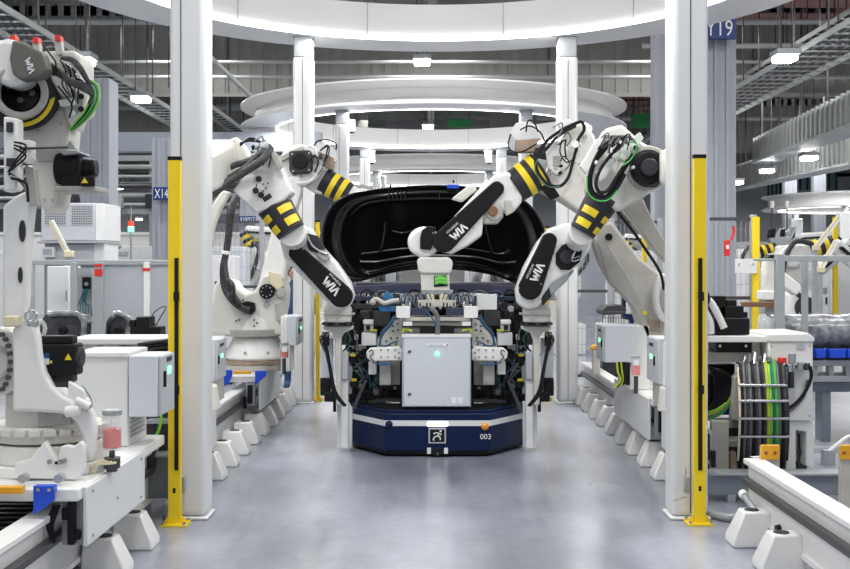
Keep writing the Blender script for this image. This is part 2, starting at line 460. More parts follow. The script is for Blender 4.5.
def cable_tray(pts, wdt, label, sides=.12, z=None):
    t = T('cable_tray', label, 'cable tray', pts[0])
    a, b = V(pts[0]), V(pts[1]); ax = (b-a).normalized(); sd = ax.cross(V((0, 0, 1))).normalized()
    for s in (-1, 1): MB().bar(a+sd*s*wdt/2, b+sd*s*wdt/2, .04, sides).put('side_rail', 'tray', t)
    n = min(98, int((b-a).length/.6))
    repeat(MB().bar(a-sd*wdt/2, a+sd*wdt/2, .05, .03).put('rung', 'tray', t), [ax*(k*.6) for k in range(1, n)])
    o = -sd*(wdt/3)+V((0, 0, .05))
    repeat(MB().bar(a+o, b+o, .06, .05).put('cable', 'darkgrey', t), [sd*(k*wdt/6) for k in range(1, 5)])
    c = a-sd*wdt/2
    repeat(MB().bar(c, V((c.x, c.y, 9.95)), .03).put('hanger_rod', 'darkmetal', t), [ax*(k*.6)+sd*(wdt*q) for k in range(0, n, 5) for q in (0, 1) if k or q])
cable_tray([(-8.3, 16, 6.5), (-8.3, 70, 6.5)], .9, 'long steel cable tray running back from upper left corner past two lamps')
cable_tray([(-6.9, 30, 6.6), (-6.9, 70, 6.6)], .5, 'narrower steel cable tray right of the long left one')
cable_tray([(8.6, 16, 6.4), (8.6, 70, 6.4)], 1.3, 'wide steel cable tray under the roof at upper right')
cable_tray([(10.6, 20, 8.0), (10.6, 60, 8.0)], .7, 'higher cable tray running back above the wide right one')
cable_tray([(6.3, 42, 6.8), (6.3, 90, 6.8)], .8, 'distant cable tray seen right of the second ring')
# pink insulation battens between purlins at right
m = MB()
for k in range(20): m.bb(7.2, 12.6, 20.2+k*2, 21.4+k*2, 9.60, 9.64)
m.bb(7.15, 7.2, 20, 60, 9.55, 9.9); m.bb(12.6, 12.65, 20, 60, 9.55, 9.9)
struct(m, 'trim_8', 'pink')
def pipe(a, b, r, label, mt='tray'):
    t = T('ceiling_pipe', label, 'pipe', V(a).lerp(V(b), .5), 'pipes under the roof')
    m = MB(); m.cyl(a, b, r, seg=10); m.put('pipe_run', mt, t)
    n = 6; c = V(a).lerp(V(b), .5/n)
    repeat(MB().bar(c, V((c.x, c.y, 10)), .03).put('hanger', 'darkmetal', t), [(V(b)-V(a))*(k/n) for k in range(1, n)])
for (py, d, r, la) in ((62, 34, .05, 'thin pale pipe crossing just under the first ring'), (77, 34.5, .06, 'pale pipe crossing behind the second ring top'), (91, 44, .06, 'pale pipe crossing above the second ring, lower down'),
                  (107, 46, .16, 'thick grey duct pipe crossing low at left behind the pillar'), (128, 60, .22, 'lowest thick blue-grey duct crossing at left'), (22, 30, .08, 'highest pipe crossing at the upper left')):
    pipe((-22, d, Z(py, d)), (22 if py in (62, 77, 22) else -2.5, d, Z(py, d)), r, la)
for (py, d, r, la) in ((46, 26, .06, 'pipe crossing over the right lamp'), (82, 38, .09, 'pipe crossing below the right lamp'), (92, 40, .05, 'thin pipe crossing under the right tray'), (118, 52, .12, 'dark thick pipe crossing above the finned duct')):
    pipe((5, d, Z(py, d)), (26, d, Z(py, d)), r, la)
for x0, la in ((-1.1, 'tilted pale strut behind left pillar top'),):
    t = T('roof_strut', la, 'strut', P(240, 90, 30)); m = MB(); m.bar(P(205, 52, 30), P(255, 100, 32), .1); m.put('strut_bar', 'tray', t)
# finned ducts
def finned(a, b, h, dep, label):
    t = T('finned_duct', label, 'duct', a, 'finned overhead ducts')
    a = V(a); b = V(b); ax = (b-a); L_ = ax.length; ax.normalize(); sd = ax.cross(V((0, 0, 1))).normalized()
    m = MB(); m.bar(a, b, dep, h); m.put('duct_body', 'ceilingsteel', t)
    n = min(98, int(L_/.55))
    repeat(MB().bar(a+V((0, 0, h/2+.06)), a-V((0, 0, h/2+.06)), dep+.16, .07).put('fin', 'tray', t), [ax*(k*.55) for k in range(1, n)])
    m = MB(); m.bar(a-V((0, 0, h/2+.08)), b-V((0, 0, h/2+.08)), dep+.3, .08); m.put('bottom_flange', 'tray', t)
    repeat(MB().bar(a, V((a.x, a.y, 9.95)), .05).put('hanger', 'darkmetal', t), [ax*(k*.55) for k in range(6, n, 6)])
finned(P(720, 182, 58), P(862, 145, 34), .95, .5, 'lower finned duct carrying the three lamps at right')
finned(P(762, 150, 40), P(870, 104, 26), .75, .5, 'upper finned duct rising to the right edge')
# high windows far right and green panels
for n, (a, b, c_, d_) in enumerate(((768, 168, 788, 196), (800, 160, 836, 190))):
    dd = 90; x0, x1 = X(a, dd), X(b if 0 else c_, dd)
    m = MB(); m.bb(x0, x1, dd, dd+.05, Z(d_, dd), Z(b, dd)); struct(m, 'window_%d' % (n+1), 'glassgreen')
    m = MB()
    for k in range(6): m.bb(x0+(x1-x0)*k/5-.06, x0+(x1-x0)*k/5+.06, dd-.1, dd, Z(d_, dd), Z(b, dd))
    struct(m, 'trim_%d' % (30+n), 'darkgrey')
for (x0, x1, y0, y1, d, la) in ((448, 471, 119, 127, 46, 'distant green banner seen inside the second ring'), (631, 655, 114, 128, 46, 'distant green banner right of the second ring tips')):
    t = T('hanging_banner', la, 'banner', P((x0+x1)/2, y1, d)); m = MB(); m.pbox(x0, y0, x1, y1, d, .05); m.put('banner_sheet', 'signgreen', t)
    m = MB(); m.bar(P(x0+2, y0, d), V((X(x0+2, d), d, 9.9)), .03); m.bar(P(x1-2, y0, d), V((X(x1-2, d), d, 9.9)), .03); m.put('suspension', 'darkmetal', t)
# blue bay signs
def bay_sign(x0, y0, x1, y1, d, text, label, hx=None):
    t = T('bay_sign', label, 'sign', P((x0+x1)/2, y1, d+.05)); hh = (y1-y0)*d/F
    m = MB(); m.pbox(x0, y0, x1, y1, d, .05); m.put('sign_board', 'signblue', t, .005)
    m = MB(); m.text(text, hh*1.02, P((x0+x1)/2, (y0+y1)/2, d-.006), (1, 0, 0), (0, 0, 1), fit=(x1-x0)*.9*d/F); m.put('lettering', 'printwhite', t)
    m = MB(); m.bb(X((x0+x1)/2, d)-.2, X((x0+x1)/2, d)+.2, d+.05, d+.14, Z(y0, d)-.4*hh, Z(y0, d)-.2*hh); m.put('mounting', 'steelgrey', t)
bay_sign(153, 187, 185, 200, 20.8, 'X14/Y17', 'blue bay sign with white X14 lettering on grey column behind the left yellow post')
bay_sign(239, 216, 255.5, 223.5, 25.8, 'X10/Y17', 'small blue bay sign with white X10 lettering behind the left robot')
bay_sign(668, 17, 736, 39, 15.3, 'X14/Y19', 'large blue bay sign ending in 9 on the grey column at upper right')
# ================================================================== RAILS, BRACKETS, CARRIAGES
def rail(side, xin, y0, y1, label):
    """robot travel rail; xin = x of the edge nearest the aisle"""
    s = side; t = T('travel_rail', label, 'rail', (xin+s*.1, (y0+y1)/2, 0), 'robot travel rails')
    m = MB(); m.bb(xin, xin+s*.13, y0, y1, .435, .47); m.put('top_flange', 'robotwhite', t, .006)
    m = MB(); m.bb(xin+s*.035, xin+s*.06, y0, y1, .10, .435); m.bb(xin+s*.02, xin+s*.12, y0, y1, .09, .12); m.put('web', 'white', t)
    m = MB(); m.bb(xin-s*.012, xin+s*.035, y0, y1, .315, .345); m.bb(xin+s*.0, xin+s*.035, y0, y1, .295, .315); m.put('guide_bar', 'darkmetal', t, .004)
    return t
rail(-1, -1.93, 3.2, 14.2, 'white travel rail along the left side, from lower left corner to the far pillar')
rail(1, 1.99, 8.4, 14.6, 'white travel rail on the right behind the near right pillar')
r3 = rail(1, 2.06, 3.2, 7.26, 'white travel rail in the lower right corner with pointed open end')
m = MB(); m.poly3([P(752, 457.5, 7.27), P(762, 457.0, 7.27), P(762, 462, 7.27)], (0, .05, 0)); m.put('end_lip', 'robotwhite', r3)
def floor_bracket(x, y, s, label, group):
    """white wedge bracket under a rail, low side towards the aisle"""
    t = T('rail_bracket', label, 'bracket', (x, y, 0), group)
    zt = .215; w2 = .10
    m = MB()
    b = [V((x, y-w2, .0)), V((x+s*.25, y-w2, 0)), V((x+s*.25, y+w2, 0)), V((x, y+w2, 0))]
    k = [V((x, y-w2, .05)), V((x+s*.25, y-w2, .05)), V((x+s*.25, y+w2, .05)), V((x, y+w2, .05))]
    c = [V((x+s*.075, y-w2*.72, zt)), V((x+s*.24, y-w2*.72, zt)), V((x+s*.24, y+w2*.72, zt)), V((x+s*.075, y+w2*.72, zt))]
    B = [[m.bm.verts.new(v) for v in q] for q in (b, k, c)]
    m._f(B[0]); m._f(B[2])
    for q in range(2):
        for i in range(4): m._f([B[q][i], B[q][(i+1) % 4], B[q+1][(i+1) % 4], B[q+1][i]])
    m.put('bracket_body', 'robotwhite', t, .012)
    MB().cyl((x+s*.14, y, zt-.002), (x+s*.14, y, zt+.004), .045, seg=16).put('access_hole', 'darkgrey', t)
    m = MB(); m.cyl((x+s*.05, y, .03), (x-s*.004+s*.01, y, .03), .012, seg=8); m.put('bolt', 'darkmetal', t)
    m = MB(); m.bb(x+s*.23, x+s*.30, y-.02, y+.02, .05, .13); m.put('tie_lug', 'white', t)
ords = ['nearest', 'second nearest', 'third', 'fourth', 'fifth', 'sixth', 'seventh', 'eighth', 'farthest']
for k in range(9):
    y = 9.0+k*.6
    nm = ords[k]+(' in the row' if k in (0, 1, 8) else ' from the near end')
    floor_bracket(-1.68, y, -1, 'white wedge bracket under left rail beyond near left pillar, '+nm, 'left rail brackets')
    floor_bracket(1.81, y, 1, 'white wedge bracket under right rail beyond near right pillar, '+nm, 'right rail brackets')
floor_bracket(-1.70, 6.80, -1, 'white wedge bracket beside the left yellow post foot', 'foreground rail brackets')
floor_bracket(-1.70, 6.20, -1, 'white wedge bracket cut by the bottom edge at left, under the panel', 'foreground rail brackets')
floor_bracket(1.86, 6.86, 1, 'white wedge bracket with pipe stub beside the right yellow post foot', 'foreground rail brackets')
floor_bracket(1.86, 6.28, 1, 'white wedge bracket cut by the bottom edge at lower right', 'foreground rail brackets')
# rail end stops with yellow pads
def end_stop(x0, x1, y0, y1, d, label):
    t = T('end_stop', label, 'end stop', P((x0+x1)/2, y1, d), 'rail end stops with yellow pads')
    m = MB(); m.pbox(x0, y0, x1, y1, d, .04); m.put('plate', 'beige', t, .008)
    yb = y0+(y1-y0)*.0+17*(6.9/d)
    m = MB(); m.pbox(x0, y0-1, x1, y0+14, d-.02, .02); m.put('pad', 'orange', t, .006)
    m = MB()
    for q in (.28, .75): MB().pcyl(x0+(x1-x0)*q, y0+7, 1.6, d-.027, .01, 10).put('bolt', 'brown', t)
end_stop(761, 780, 446, 530, 7.22, 'beige end stop plate with orange pad behind the pointed rail end')
end_stop(840, 856, 446, 520, 7.22, 'end stop with orange pad cut by the right edge')

def ibox(x0, x1, y0, y1, z0, z1): return MB().bb(x0, x1, y0, y1, z0, z1)
# ---- carriage of the nearest robot (left foreground)
t = T('robot_carriage', 'white robot carriage with plain side panel and blue clamp, lower left foreground', 'carriage', (-2.3, 6.0, .3), 'robot carriages')
C1 = t
ibox(-2.75, -1.78, 5.55, 7.35, .545, .61).put('deck', 'robotwhite', t, .008)
ibox(-1.78, -1.755, 5.62, 6.75, .30, .605).put('side_panel', 'cabinetwhite', t, .006)
for q, (yy, zz) in enumerate(((5.7, .57), (5.7, .34), (6.15, .44), (6.65, .34), (6.65, .57))): MB().cyl((-1.756, yy, zz), (-1.748, yy, zz), .009, seg=8).put('screw', 'metal', t)
m = MB(); m.bb(-1.90, -1.79, 5.66, 5.72, .30, .54); m.put('bracket_plate', 'steelgrey', t, .005)
m = MB(); m.box((-1.84, 5.635, .42), (.035, .05, .22)); m.box((-1.81, 5.63, .36), (.03, .03, .05)); m.box((-1.87, 5.62, .47), (.03, .03, .06)); m.put('slider_block', 'black', t, .006)
m = MB()
for k in range(4): m.tube([(-1.92+.01*k, 5.60, .52), (-1.945+.01*k, 5.57, .42), (-1.91, 5.58, .33+.01*k)], .006)
m.put('wiring', 'black', t)
m = MB(); m.pbox(33, 486, 54, 493, 5.50, .05); m.slab([(33, 486), (54, 486), (54, 500), (45, 508), (33, 515)], 5.48, .02); m.put('clamp', 'blue', t, .004)
for q in (38, 49): MB().pcyl(q, 490, 2, 5.47, .02, 10).put('bolt', 'metal', t)
MB().pbox(-20, 487, 22, 494, 5.48, .05).put('yellow_bar', 'orange', t, .004)
for q in (22, 58): MB().pcyl(q, 479, 4.5, 5.62, .05, 16).put('deck_bolt', 'steelgrey', t)
# ---- drag chain box under the carriage, between the rails
t = T('cable_trough', 'dark cable trough between the rails under the left foreground carriage', 'trough', (-2.4, 5.5, 0))
ibox(-2.75, -2.12, 4.0, 7.4, .0, .26).put('trough', 'darkgrey', t, .01)
repeat(ibox(-2.73, -2.13, 4.1, 4.14, .26, .30).put('chain_link', 'black', t), [(0, k*.12, 0) for k in range(1, 26)])

# ---- control cabinets at the left foreground carriage
t = T('white_cabinet', 'tall plain white cabinet with louvred side behind the red lubricator', 'cabinet', (-1.98, 6.9, .61)); 
x0, x1 = X(76, 6.85), X(128, 6.85)
ibox(x0, x1, 6.85, 7.30, .612, 1.17).put('body', 'cabinetwhite', t, .008)
ibox(x0-.015, x1+.005, 6.83, 7.31, 1.17, 1.20).put('lid', 'white', t, .006)
for k in range(11): ibox(x1, x1+.008, 6.90, 7.22, .66+k*.028, .672+k*.028).put('louvre', 'steelgrey', t)
t = T('control_box', 'pale grey control box with green lamp between white cabinet and left yellow post', 'control box', (-1.82, 7.1, .8))
cbx0, cbx1 = X(128, 6.80)+.004, X(157.5, 6.80)
ibox(cbx0, cbx1, 6.80, 7.18, Z(417, 6.8), Z(356, 6.8)).put('housing', 'cabinetlight', t, .006)
ibox(cbx1, cbx1+.02, 6.82, 7.165, Z(416, 6.8), Z(357, 6.8)).put('door', 'cabinet', t, .005)
ibox(cbx1+.02, cbx1+.025, 6.98, 7.06, 1.05, 1.10).put('green_lamp', 'ledgreen2', t, .003)
ibox(cbx1+.02, cbx1+.035, 6.87, 6.89, .98, 1.08).put('handle', 'black', t, .003)
ibox(cbx1+.02, cbx1+.023, 6.95, 7.08, 1.13, 1.16).put('name_plate', 'darkgrey', t)
t = T('lubricator', 'clear lubricator half full of red grease on the carriage deck', 'lubricator', P(111, 470, 6.02))
c = P(112, 430, 6.02); r = 9.3*6.02/F
MB().cyl((c.x, c.y, Z(448, 6.02)), (c.x, c.y, Z(428, 6.02)), r*.93, seg=24).put('grease', 'grease', t, .01)
MB().cyl((c.x, c.y, Z(450, 6.02)), (c.x, c.y, Z(412, 6.02)), r, seg=24).put('jar', 'clear', t, .01)
MB().cyl((c.x, c.y, Z(415, 6.02)), (c.x, c.y, Z(409.5, 6.02)), r*1.03, seg=24).put('cap', 'steelgrey', t, .004)
MB().pbox(112, 419, 122, 427, 6.02-r-.004, .004).put('sticker', 'printwhite', t)
m = MB(); m.cyl((c.x, c.y, Z(462, 6.02)), (c.x, c.y, Z(450, 6.02)), .016, seg=12); m.cyl((c.x, c.y, Z(468, 6.02)), (c.x, c.y, Z(457, 6.02)), .045, seg=14); m.put('pump_head', 'darkmetal', t, .004)
MB().cyl((c.x, c.y, .612), (c.x, c.y, Z(467, 6.02)), .03, seg=12).put('stem', 'darkmetal', t)
for k in range(6):
    a = -PI/2+(k-2.5)*.45
    m = MB(); m.tube([V((c.x, c.y, Z(461, 6.02))), V((c.x+.05*math.cos(a+.3)-.02, c.y-.05, Z(458, 6.02)-.004*k)), V((c.x-.06-.008*k, c.y-.07, Z(464, 6.02))), V((c.x-.075-.01*k, c.y-.08, .615))], .0045, 6); m.put('grease_line', 'gold', t)
# shelf and things behind
t = T('work_shelf', 'long white shelf board on box legs behind the left cabinets', 'shelf', P(120, 345, 8.2))
ibox(X(72, 8.2), X(171, 8.2)-.02, 8.1, 8.6, Z(344, 8.2), Z(337.5, 8.2)).put('board', 'white', t, .01)
ibox(X(76, 8.2), X(118, 8.2), 8.15, 8.55, 0, Z(344, 8.2)).put('drawer_box', 'cabinetwhite', t, .008)
ibox(X(123, 8.2), X(165, 8.2), 8.3, 8.5, 0, Z(344, 8.2)).put('back_panel', 'beige', t)
MB().pbox(96, 345.5, 103, 349.5, 8.145, .006).put('label_plate', 'steelgrey', t)
t = T('black_tray_stack', 'dark slanted trays below the white shelf beside the yellow post', 'tray', P(155, 352, 7.9))
for k in range(4): MB().slab([(137, 353-k*3.2), (168, 349-k*3.2), (169, 351-k*3.2), (138, 355.5-k*3.2)], 7.75, .25).put('tray', ('black', 'darkgrey')[k % 2], t, .003)
m = MB(); m.pbox(140, 354, 168, 470, 7.8, .22); m.put('support', 'darkgrey', t, .01)
# seats wrapped in plastic
def seat(x0, x1, y0, y1, d, label):
    t = T('car_seat', label, 'car seat', P((x0+x1)/2, y1, d), 'car seats in plastic film'); k = d/F
    cx = (x0+x1)/2; w_ = (x1-x0)/2
    pts = [(x0, y1), (x0+1, y0+9), (x0+5, y0+2), (x0+12, y0), (x1-12, y0), (x1-4, y0+3), (x1, y0+10), (x1-2, y1)]
    MB().slab(pts, d, .22).put('backrest', 'seatblack', t, .04, 3)
    m = MB(); m.ptube([(x0+10, y0+1), (x1-11, y0+.5), (x1-4, y0+4), (x1-1, y0+12), (x1-3, y1)], d-.02, 3); m.put('film_roll', 'plastic', t)
    MB().pbox(x0+2, y1, x1-2, y1+12, d, .5).put('cushion', 'seatblack', t, .04, 3)
    ibox(X(x0+4, d), X(x1-4, d), d+.03, d+.45, 0, Z(y1+12, d)).put('transport_frame', 'darkgrey', t)
    MB().pcyl(cx, y0+18, 4, d-.05, .06).put('recliner_knob', 'black', t, .008)
seat(38, 85, 313, 345, 9.2, 'large dark car seat in clear film, left of the grey frame post')
seat(104, 130, 313, 338, 9.6, 'smaller dark wrapped car seat right of the grey frame post')
t = T('black_crate_stack', 'black stepped crates on the bench right of the wrapped seat', 'crate', P(145, 340, 9.0))
for (a, b, c_, e) in ((130, 327, 160, 337), (136, 317, 149, 328), (129, 320, 135, 327)): MB().pbox(a, b, c_, e, 9.0, .2).put('crate', 'black', t, .006)
m = MB(); m.ptube([(157, 325), (152, 322), (153, 314), (160, 308), (166, 307), (160, 318), (156, 325)], 9.0, .5); m.put('cable_loop', 'black', t)
ibox(X(126, 9), X(168, 9), 9.0, 9.4, 0, Z(337, 9)).put('bench', 'beige', t)

# ---- mid left carriage (robot behind the left pillar)
def carriage(x0, x1, y0, y1, label, blue=None):
    t = T('robot_carriage', label, 'carriage', ((x0+x1)/2, y0, .3), 'robot carriages')
    s = -1 if x0 < 0 else 1
    ibox(x0, x1, y0, y1, .545, .61).put('deck', 'robotwhite', t, .008)
    xi = x1 if s < 0 else x0
    ibox(xi, xi-s*.025, y0+.05, y1-.05, .25, .605).put('side_panel', 'cabinetwhite', t, .006)
    m = MB(); m.bb(xi+s*.03, xi+s*.12, y0-.01, y0+.06, .30, .54); m.put('bracket_plate', 'steelgrey', t)
    m = MB(); m.bb(xi+s*.05, xi+s*.10, y0-.04, y0, .33, .52); m.bb(xi+s*.11, xi+s*.14, y0-.05, y0, .28, .40); m.put('slider_block', 'black', t, .004)
    if blue:
        for (a, b) in blue: MB().slab([(a, 370), (b, 370), (b, 376), (b-4, 384), (a, 387)] if a < 240 else [(a, 371), (b, 371), (b, 376), (a, 385)], y0-.04, .03).put('clamp', 'blue', t, .003)
    return t
C2 = carriage(-2.55, -1.78, 11.3, 12.9, 'white robot carriage with two blue clamps on the left rail', [(222, 232), (255, 266)])
MB().bb(X(233, 11.25), X(251, 11.25), 11.24, 11.27, Z(374, 11.25), Z(371, 11.25)).put('yellow_bar', 'orange', C2, .003)
C3 = carriage(-2.25, -1.80, 8.15, 9.15, 'white carriage hidden behind the near left pillar')
C4 = carriage(1.88, 2.70, 9.35, 11.2, 'white robot carriage on the right rail below the grey cabinets')
C5 = carriage(1.92, 2.03, 8.0, 9.1, 'white carriage hidden behind the near right pillar')

def cbox(xa, xb, y0, y1, z0, z1, s, label, lamp=True, mt='cabinetlight'):
    """control cabinet; s = side of the door (+1 door faces +x)"""
    t = T('control_box', label, 'control box', ((xa+xb)/2, (y0+y1)/2, z0))
    ibox(xa, xb, y0, y1, z0, z1).put('housing', mt, t, .006)
    xd = xb if s > 0 else xa
    ibox(xd, xd+s*.018, y0+.01, y1-.01, z0+.008, z1-.008).put('door', 'cabinet', t, .005)
    if lamp: ibox(xd+s*.018, xd+s*.023, (y0+y1)/2-.04, (y0+y1)/2+.04, z0+(z1-z0)*.52, z0+(z1-z0)*.62).put('green_lamp', 'ledgreen2', t, .003)
    ibox(xd+s*.018, xd+s*.03, y0+.04, y0+.06, z0+(z1-z0)*.4, z0+(z1-z0)*.6).put('handle', 'black', t, .002)
    ibox(xd+s*.018, xd+s*.021, y0+.12, y1-.12, z0+(z1-z0)*.8, z0+(z1-z0)*.87).put('name_plate', 'darkgrey', t)
    return t
d = 9.05
t = cbox(X(203, d), X(216, d), 9.0, 9.42, Z(381, d), Z(339, d), 1, 'pale control box with green lamp just right of near left pillar')
ibox(X(205, d), X(216, d), 9.05, 9.4, .61, Z(381, d)).put('pedestal', 'beige', t)
d = 11.7
t = cbox(X(288, d), X(297.5, d), 11.6, 12.1, Z(345, d), Z(316, d), 1, 'grey control box with green lamp beside far left pillar')
ibox(X(280, d), X(290, d), 11.75, 12.1, .612, Z(316, d)).put('mounting_post', 'robotwhite', t, .01)
d = 10.0
t = cbox(X(604, d)+.0, X(612, d)+.22, 9.95, 10.35, Z(362, d), Z(325, d), -1, 'large grey control box with green lamp above the right rail')
ibox(X(629, d), X(650, d), 10.0, 10.3, .612, Z(325, d)).put('white_housing', 'robotwhite', t, .01)
d = 9.0
t = cbox(X(657, d), X(672, d), 8.95, 9.35, Z(384, d), Z(338, d), -1, 'pale control box with green lamp half hidden by near right pillar')
ibox(X(660, d), X(672, d), 9.0, 9.3, .612, Z(384, d)).put('pedestal', 'beige', t)
# lubricators with red grease on the middle carriages
def lub(px, py0, py1, d, z, label):
    t = T('lubricator', label, 'lubricator', P(px, py1, d)); c = P(px, py0, d); r = 4.6*d/F
    MB().cyl((c.x, c.y, Z(py1-1, d)), (c.x, c.y, Z((py0+py1)/2, d)), r*.9, seg=18).put('grease', 'grease', t)
    MB().cyl((c.x, c.y, Z(py1, d)), (c.x, c.y, Z(py0+2, d)), r, seg=18).put('jar', 'clear', t)
    MB().cyl((c.x, c.y, Z(py0+2, d)), (c.x, c.y, Z(py0, d)), r*1.05, seg=18).put('cap', 'steelgrey', t)
    MB().cyl((c.x, c.y, z), (c.x, c.y, Z(py1, d)), .02, seg=10).put('stem', 'darkmetal', t)
    MB().pbox(px-2, py0+4, px+3, py0+9, d-r-.003, .003).put('sticker', 'printwhite', t)
lub(636, 356, 376, 9.75, .61, 'small lubricator with red grease beside the large grey box, right')
lub(284, 343, 358, 11.5, .61, 'small red grease lubricator beside the left rail robot')
t = T('pipe_stub', 'pale capped pipe stub rising from the bracket at lower right', 'pipe', P(748, 512, 6.95))
m = MB(); m.cyl(P(743, 494, 7.1), P(756, 512, 6.9), .022, seg=14); m.put('tube', 'steelgrey', t)
m = MB(); m.cyl(P(742.3, 493, 7.11), P(745, 496.5, 7.07), .03, seg=14); m.put('cap', 'robotwhite', t, .004)
t = T('clamp_spring', 'small dark spring clamp with bent wires beside the lower right bracket', 'clamp', P(785, 538, 6.6))
m = MB(); m.cyl(P(776, 531, 6.6), P(790, 529, 6.6), .035, seg=14); m.put('coil', 'black', t, .004)
for k in range(3): m = MB(); m.ptube([(768, 528+3*k), (774, 534+2*k), (783, 537+k), (793, 533)], 6.58, .7); m.put('wire', 'metal', t)
m = MB(); m.pbox(776, 533, 796, 541, 6.55, .1); m.bb(X(782, 6.6)-.02, X(790, 6.6)+.02, 6.55, 6.64, 0, Z(540, 6.6)); m.put('base', 'steelgrey', t, .004)

# ================================================================== YELLOW LIGHT CURTAIN POSTS
def light_post(x0, x1, yt, yb, d, label, slit=None, side=1):
    t = T('light_curtain_post', label, 'yellow post', P((x0+x1)/2, yb, d+.04), 'yellow light curtain posts')
    w_ = (x1-x0)*d/F; a, b = X(x0, d), X(x1, d); zt = Z(yt, d)
    m = MB(); m.bb(a, b, d, d+.012, .01, zt); m.bb(a, a+.008, d+.012, d+.04, .01, zt); m.bb(b-.008, b, d+.012, d+.04, .01, zt); m.put('channel', 'yellow', t, .002)
    MB().bb(a-.003, b+.003, d-.004, d+.044, zt, zt+.025).put('cap', 'black', t, .003)
    m = MB(); m.bb(a-.045, b+.045, d-.04, d+.12, 0, .014); m.poly3([V((a-.04, d+.02, .014)), V((a, d+.02, .014)), V((a, d+.02, .07))], (0, .01, 0)); m.poly3([V((b+.04, d+.02, .014)), V((b, d+.02, .014)), V((b, d+.02, .07))], (0, .01, 0)); m.put('foot_plate', 'yellow', t, .002)
    for q in ((a-.028, d-.025), (b+.028, d-.025), (a-.028, d+.10), (b+.028, d+.10)): MB().cyl((q[0], q[1], .014), (q[0], q[1], .03), .012, seg=6).put('anchor_bolt', 'metal', t)
    if slit:
        s0, s1, p0, p1 = slit
        MB().bb(X(p0, d), X(p1, d), d-.014, d-.002, Z(s1, d), Z(s0, d)).put('sensor_strip', 'black', t, .002)
        for q in (.12, .63): zz = Z(s0+(s1-s0)*(.18 if q < .5 else .62), d); MB().bb(X(p0, d)-.004, X(p1, d)+.008, d-.024, d-.014, zz-.03, zz+.03).put('sensor_clip', 'black', t, .002)
        for q in (.16, .12): MB().cyl(((a+b)/2, d-.004, Z(yb-26-q*60, d)), ((a+b)/2, d+.002, Z(yb-26-q*60, d)), .010, seg=10).put('hole', 'black', t)
    return t
light_post(168, 180.5, 160, 525, 7.35, 'tall yellow light curtain post with black sensor strip at near left pillar', (258, 470, 174.8, 178.6))
light_post(694, 706, 158, 523, 7.38, 'tall yellow light curtain post with black sensor strip at near right pillar', (258, 470, 698, 702))
light_post(315.5, 319.5, 222, 402, 14.2, 'slim yellow post behind the far left pillar and left tool column')
light_post(545, 549, 228, 402, 14.3, 'slim yellow post partly hidden behind the far right pillar base')
for sx, xx, la in ((-1, X(183, 7.45), 'small grey bracket box at the foot of near left pillar'), (1, X(688, 7.45), 'small grey bracket at the foot of near right pillar')):
    t = T('junction_box', la, 'bracket', (xx, 7.42, .2), 'pillar foot brackets')
    z = .20
    ibox(xx-.025, xx+.015, 7.44, 7.475, z, z+.11).put('box', 'steelgrey', t, .004)
    m = MB(); m.cyl((xx-.02, 7.42, z-.02), (xx-.11, 7.40, z-.04), .006, seg=8); m.put('rod', 'metal', t)
    m = MB(); m.cyl((xx-.02, 7.43, z+.02), (xx-.02, 7.43, z+.17), .004, seg=8); m.put('pin', 'metal', t)
# ================================================================== ROBOTS
def strokes(m, segs, w, c, ux, uz, k):
    """thick line strokes in the letter plane"""
    ux = V(ux).normalized(); uz = V(uz).normalized(); n = V((0, -.003, 0))
    for (a, b) in segs:
        a = V((a[0], a[1], 0)); b = V((b[0], b[1], 0)); dr = (b-a).normalized(); pr = V((-dr.y, dr.x, 0))*w/2
        q = [a+pr, b+pr, b-pr, a-pr]
        m.poly3([c+(ux*v.x+uz*v.y)*k for v in q], n)
def wia(c, ang, h, parent):
    """white lettering on the black arm cover; ang = reading direction in degrees"""
    a = math.radians(ang); ux = V((math.cos(a), 0, math.sin(a))); uz = V((-math.sin(a), 0, math.cos(a)))
    m = MB(); S = 0.22; h *= .84
    strokes(m, [((-1.15, .5), (-.85, -.5)), ((-.85, -.5), (-.62, .3)), ((-.62, .3), (-.38, -.5)), ((-.38, -.5), (-.10, .5)),
                ((.14, .5), (.14, -.5)), ((.36, -.5), (.70, .5)), ((.70, .5), (1.04, -.5))], S, c, ux, uz, h)
    m.text('HYUNDAI', h*.42, c+uz*h*.88+V((0, -.003, 0))-ux*h*.3, ux, uz, fit=h*2.0)
    m.put('lettering', 'printwhite', parent)
def px_bolts(pts, r, d, parent, mt='metal', name='bolt', th=.012):
    for (x, y) in pts: MB().pcyl(x, y, r, d, th, 8).put(name, mt, parent)
def stripes4(parent, p, q, r0, r1, n=2, a_list=((-1.25, -.28), (.30, 1.35)), ts=((.18, .44), (.62, .88)), name='yellow_patch'):
    for (a0, a1) in a_list:
        for (t0, t1) in ts: MB().band(p, q, t0, t1, r0, r1, a0, a1, .005).put(name, 'stripe', parent)
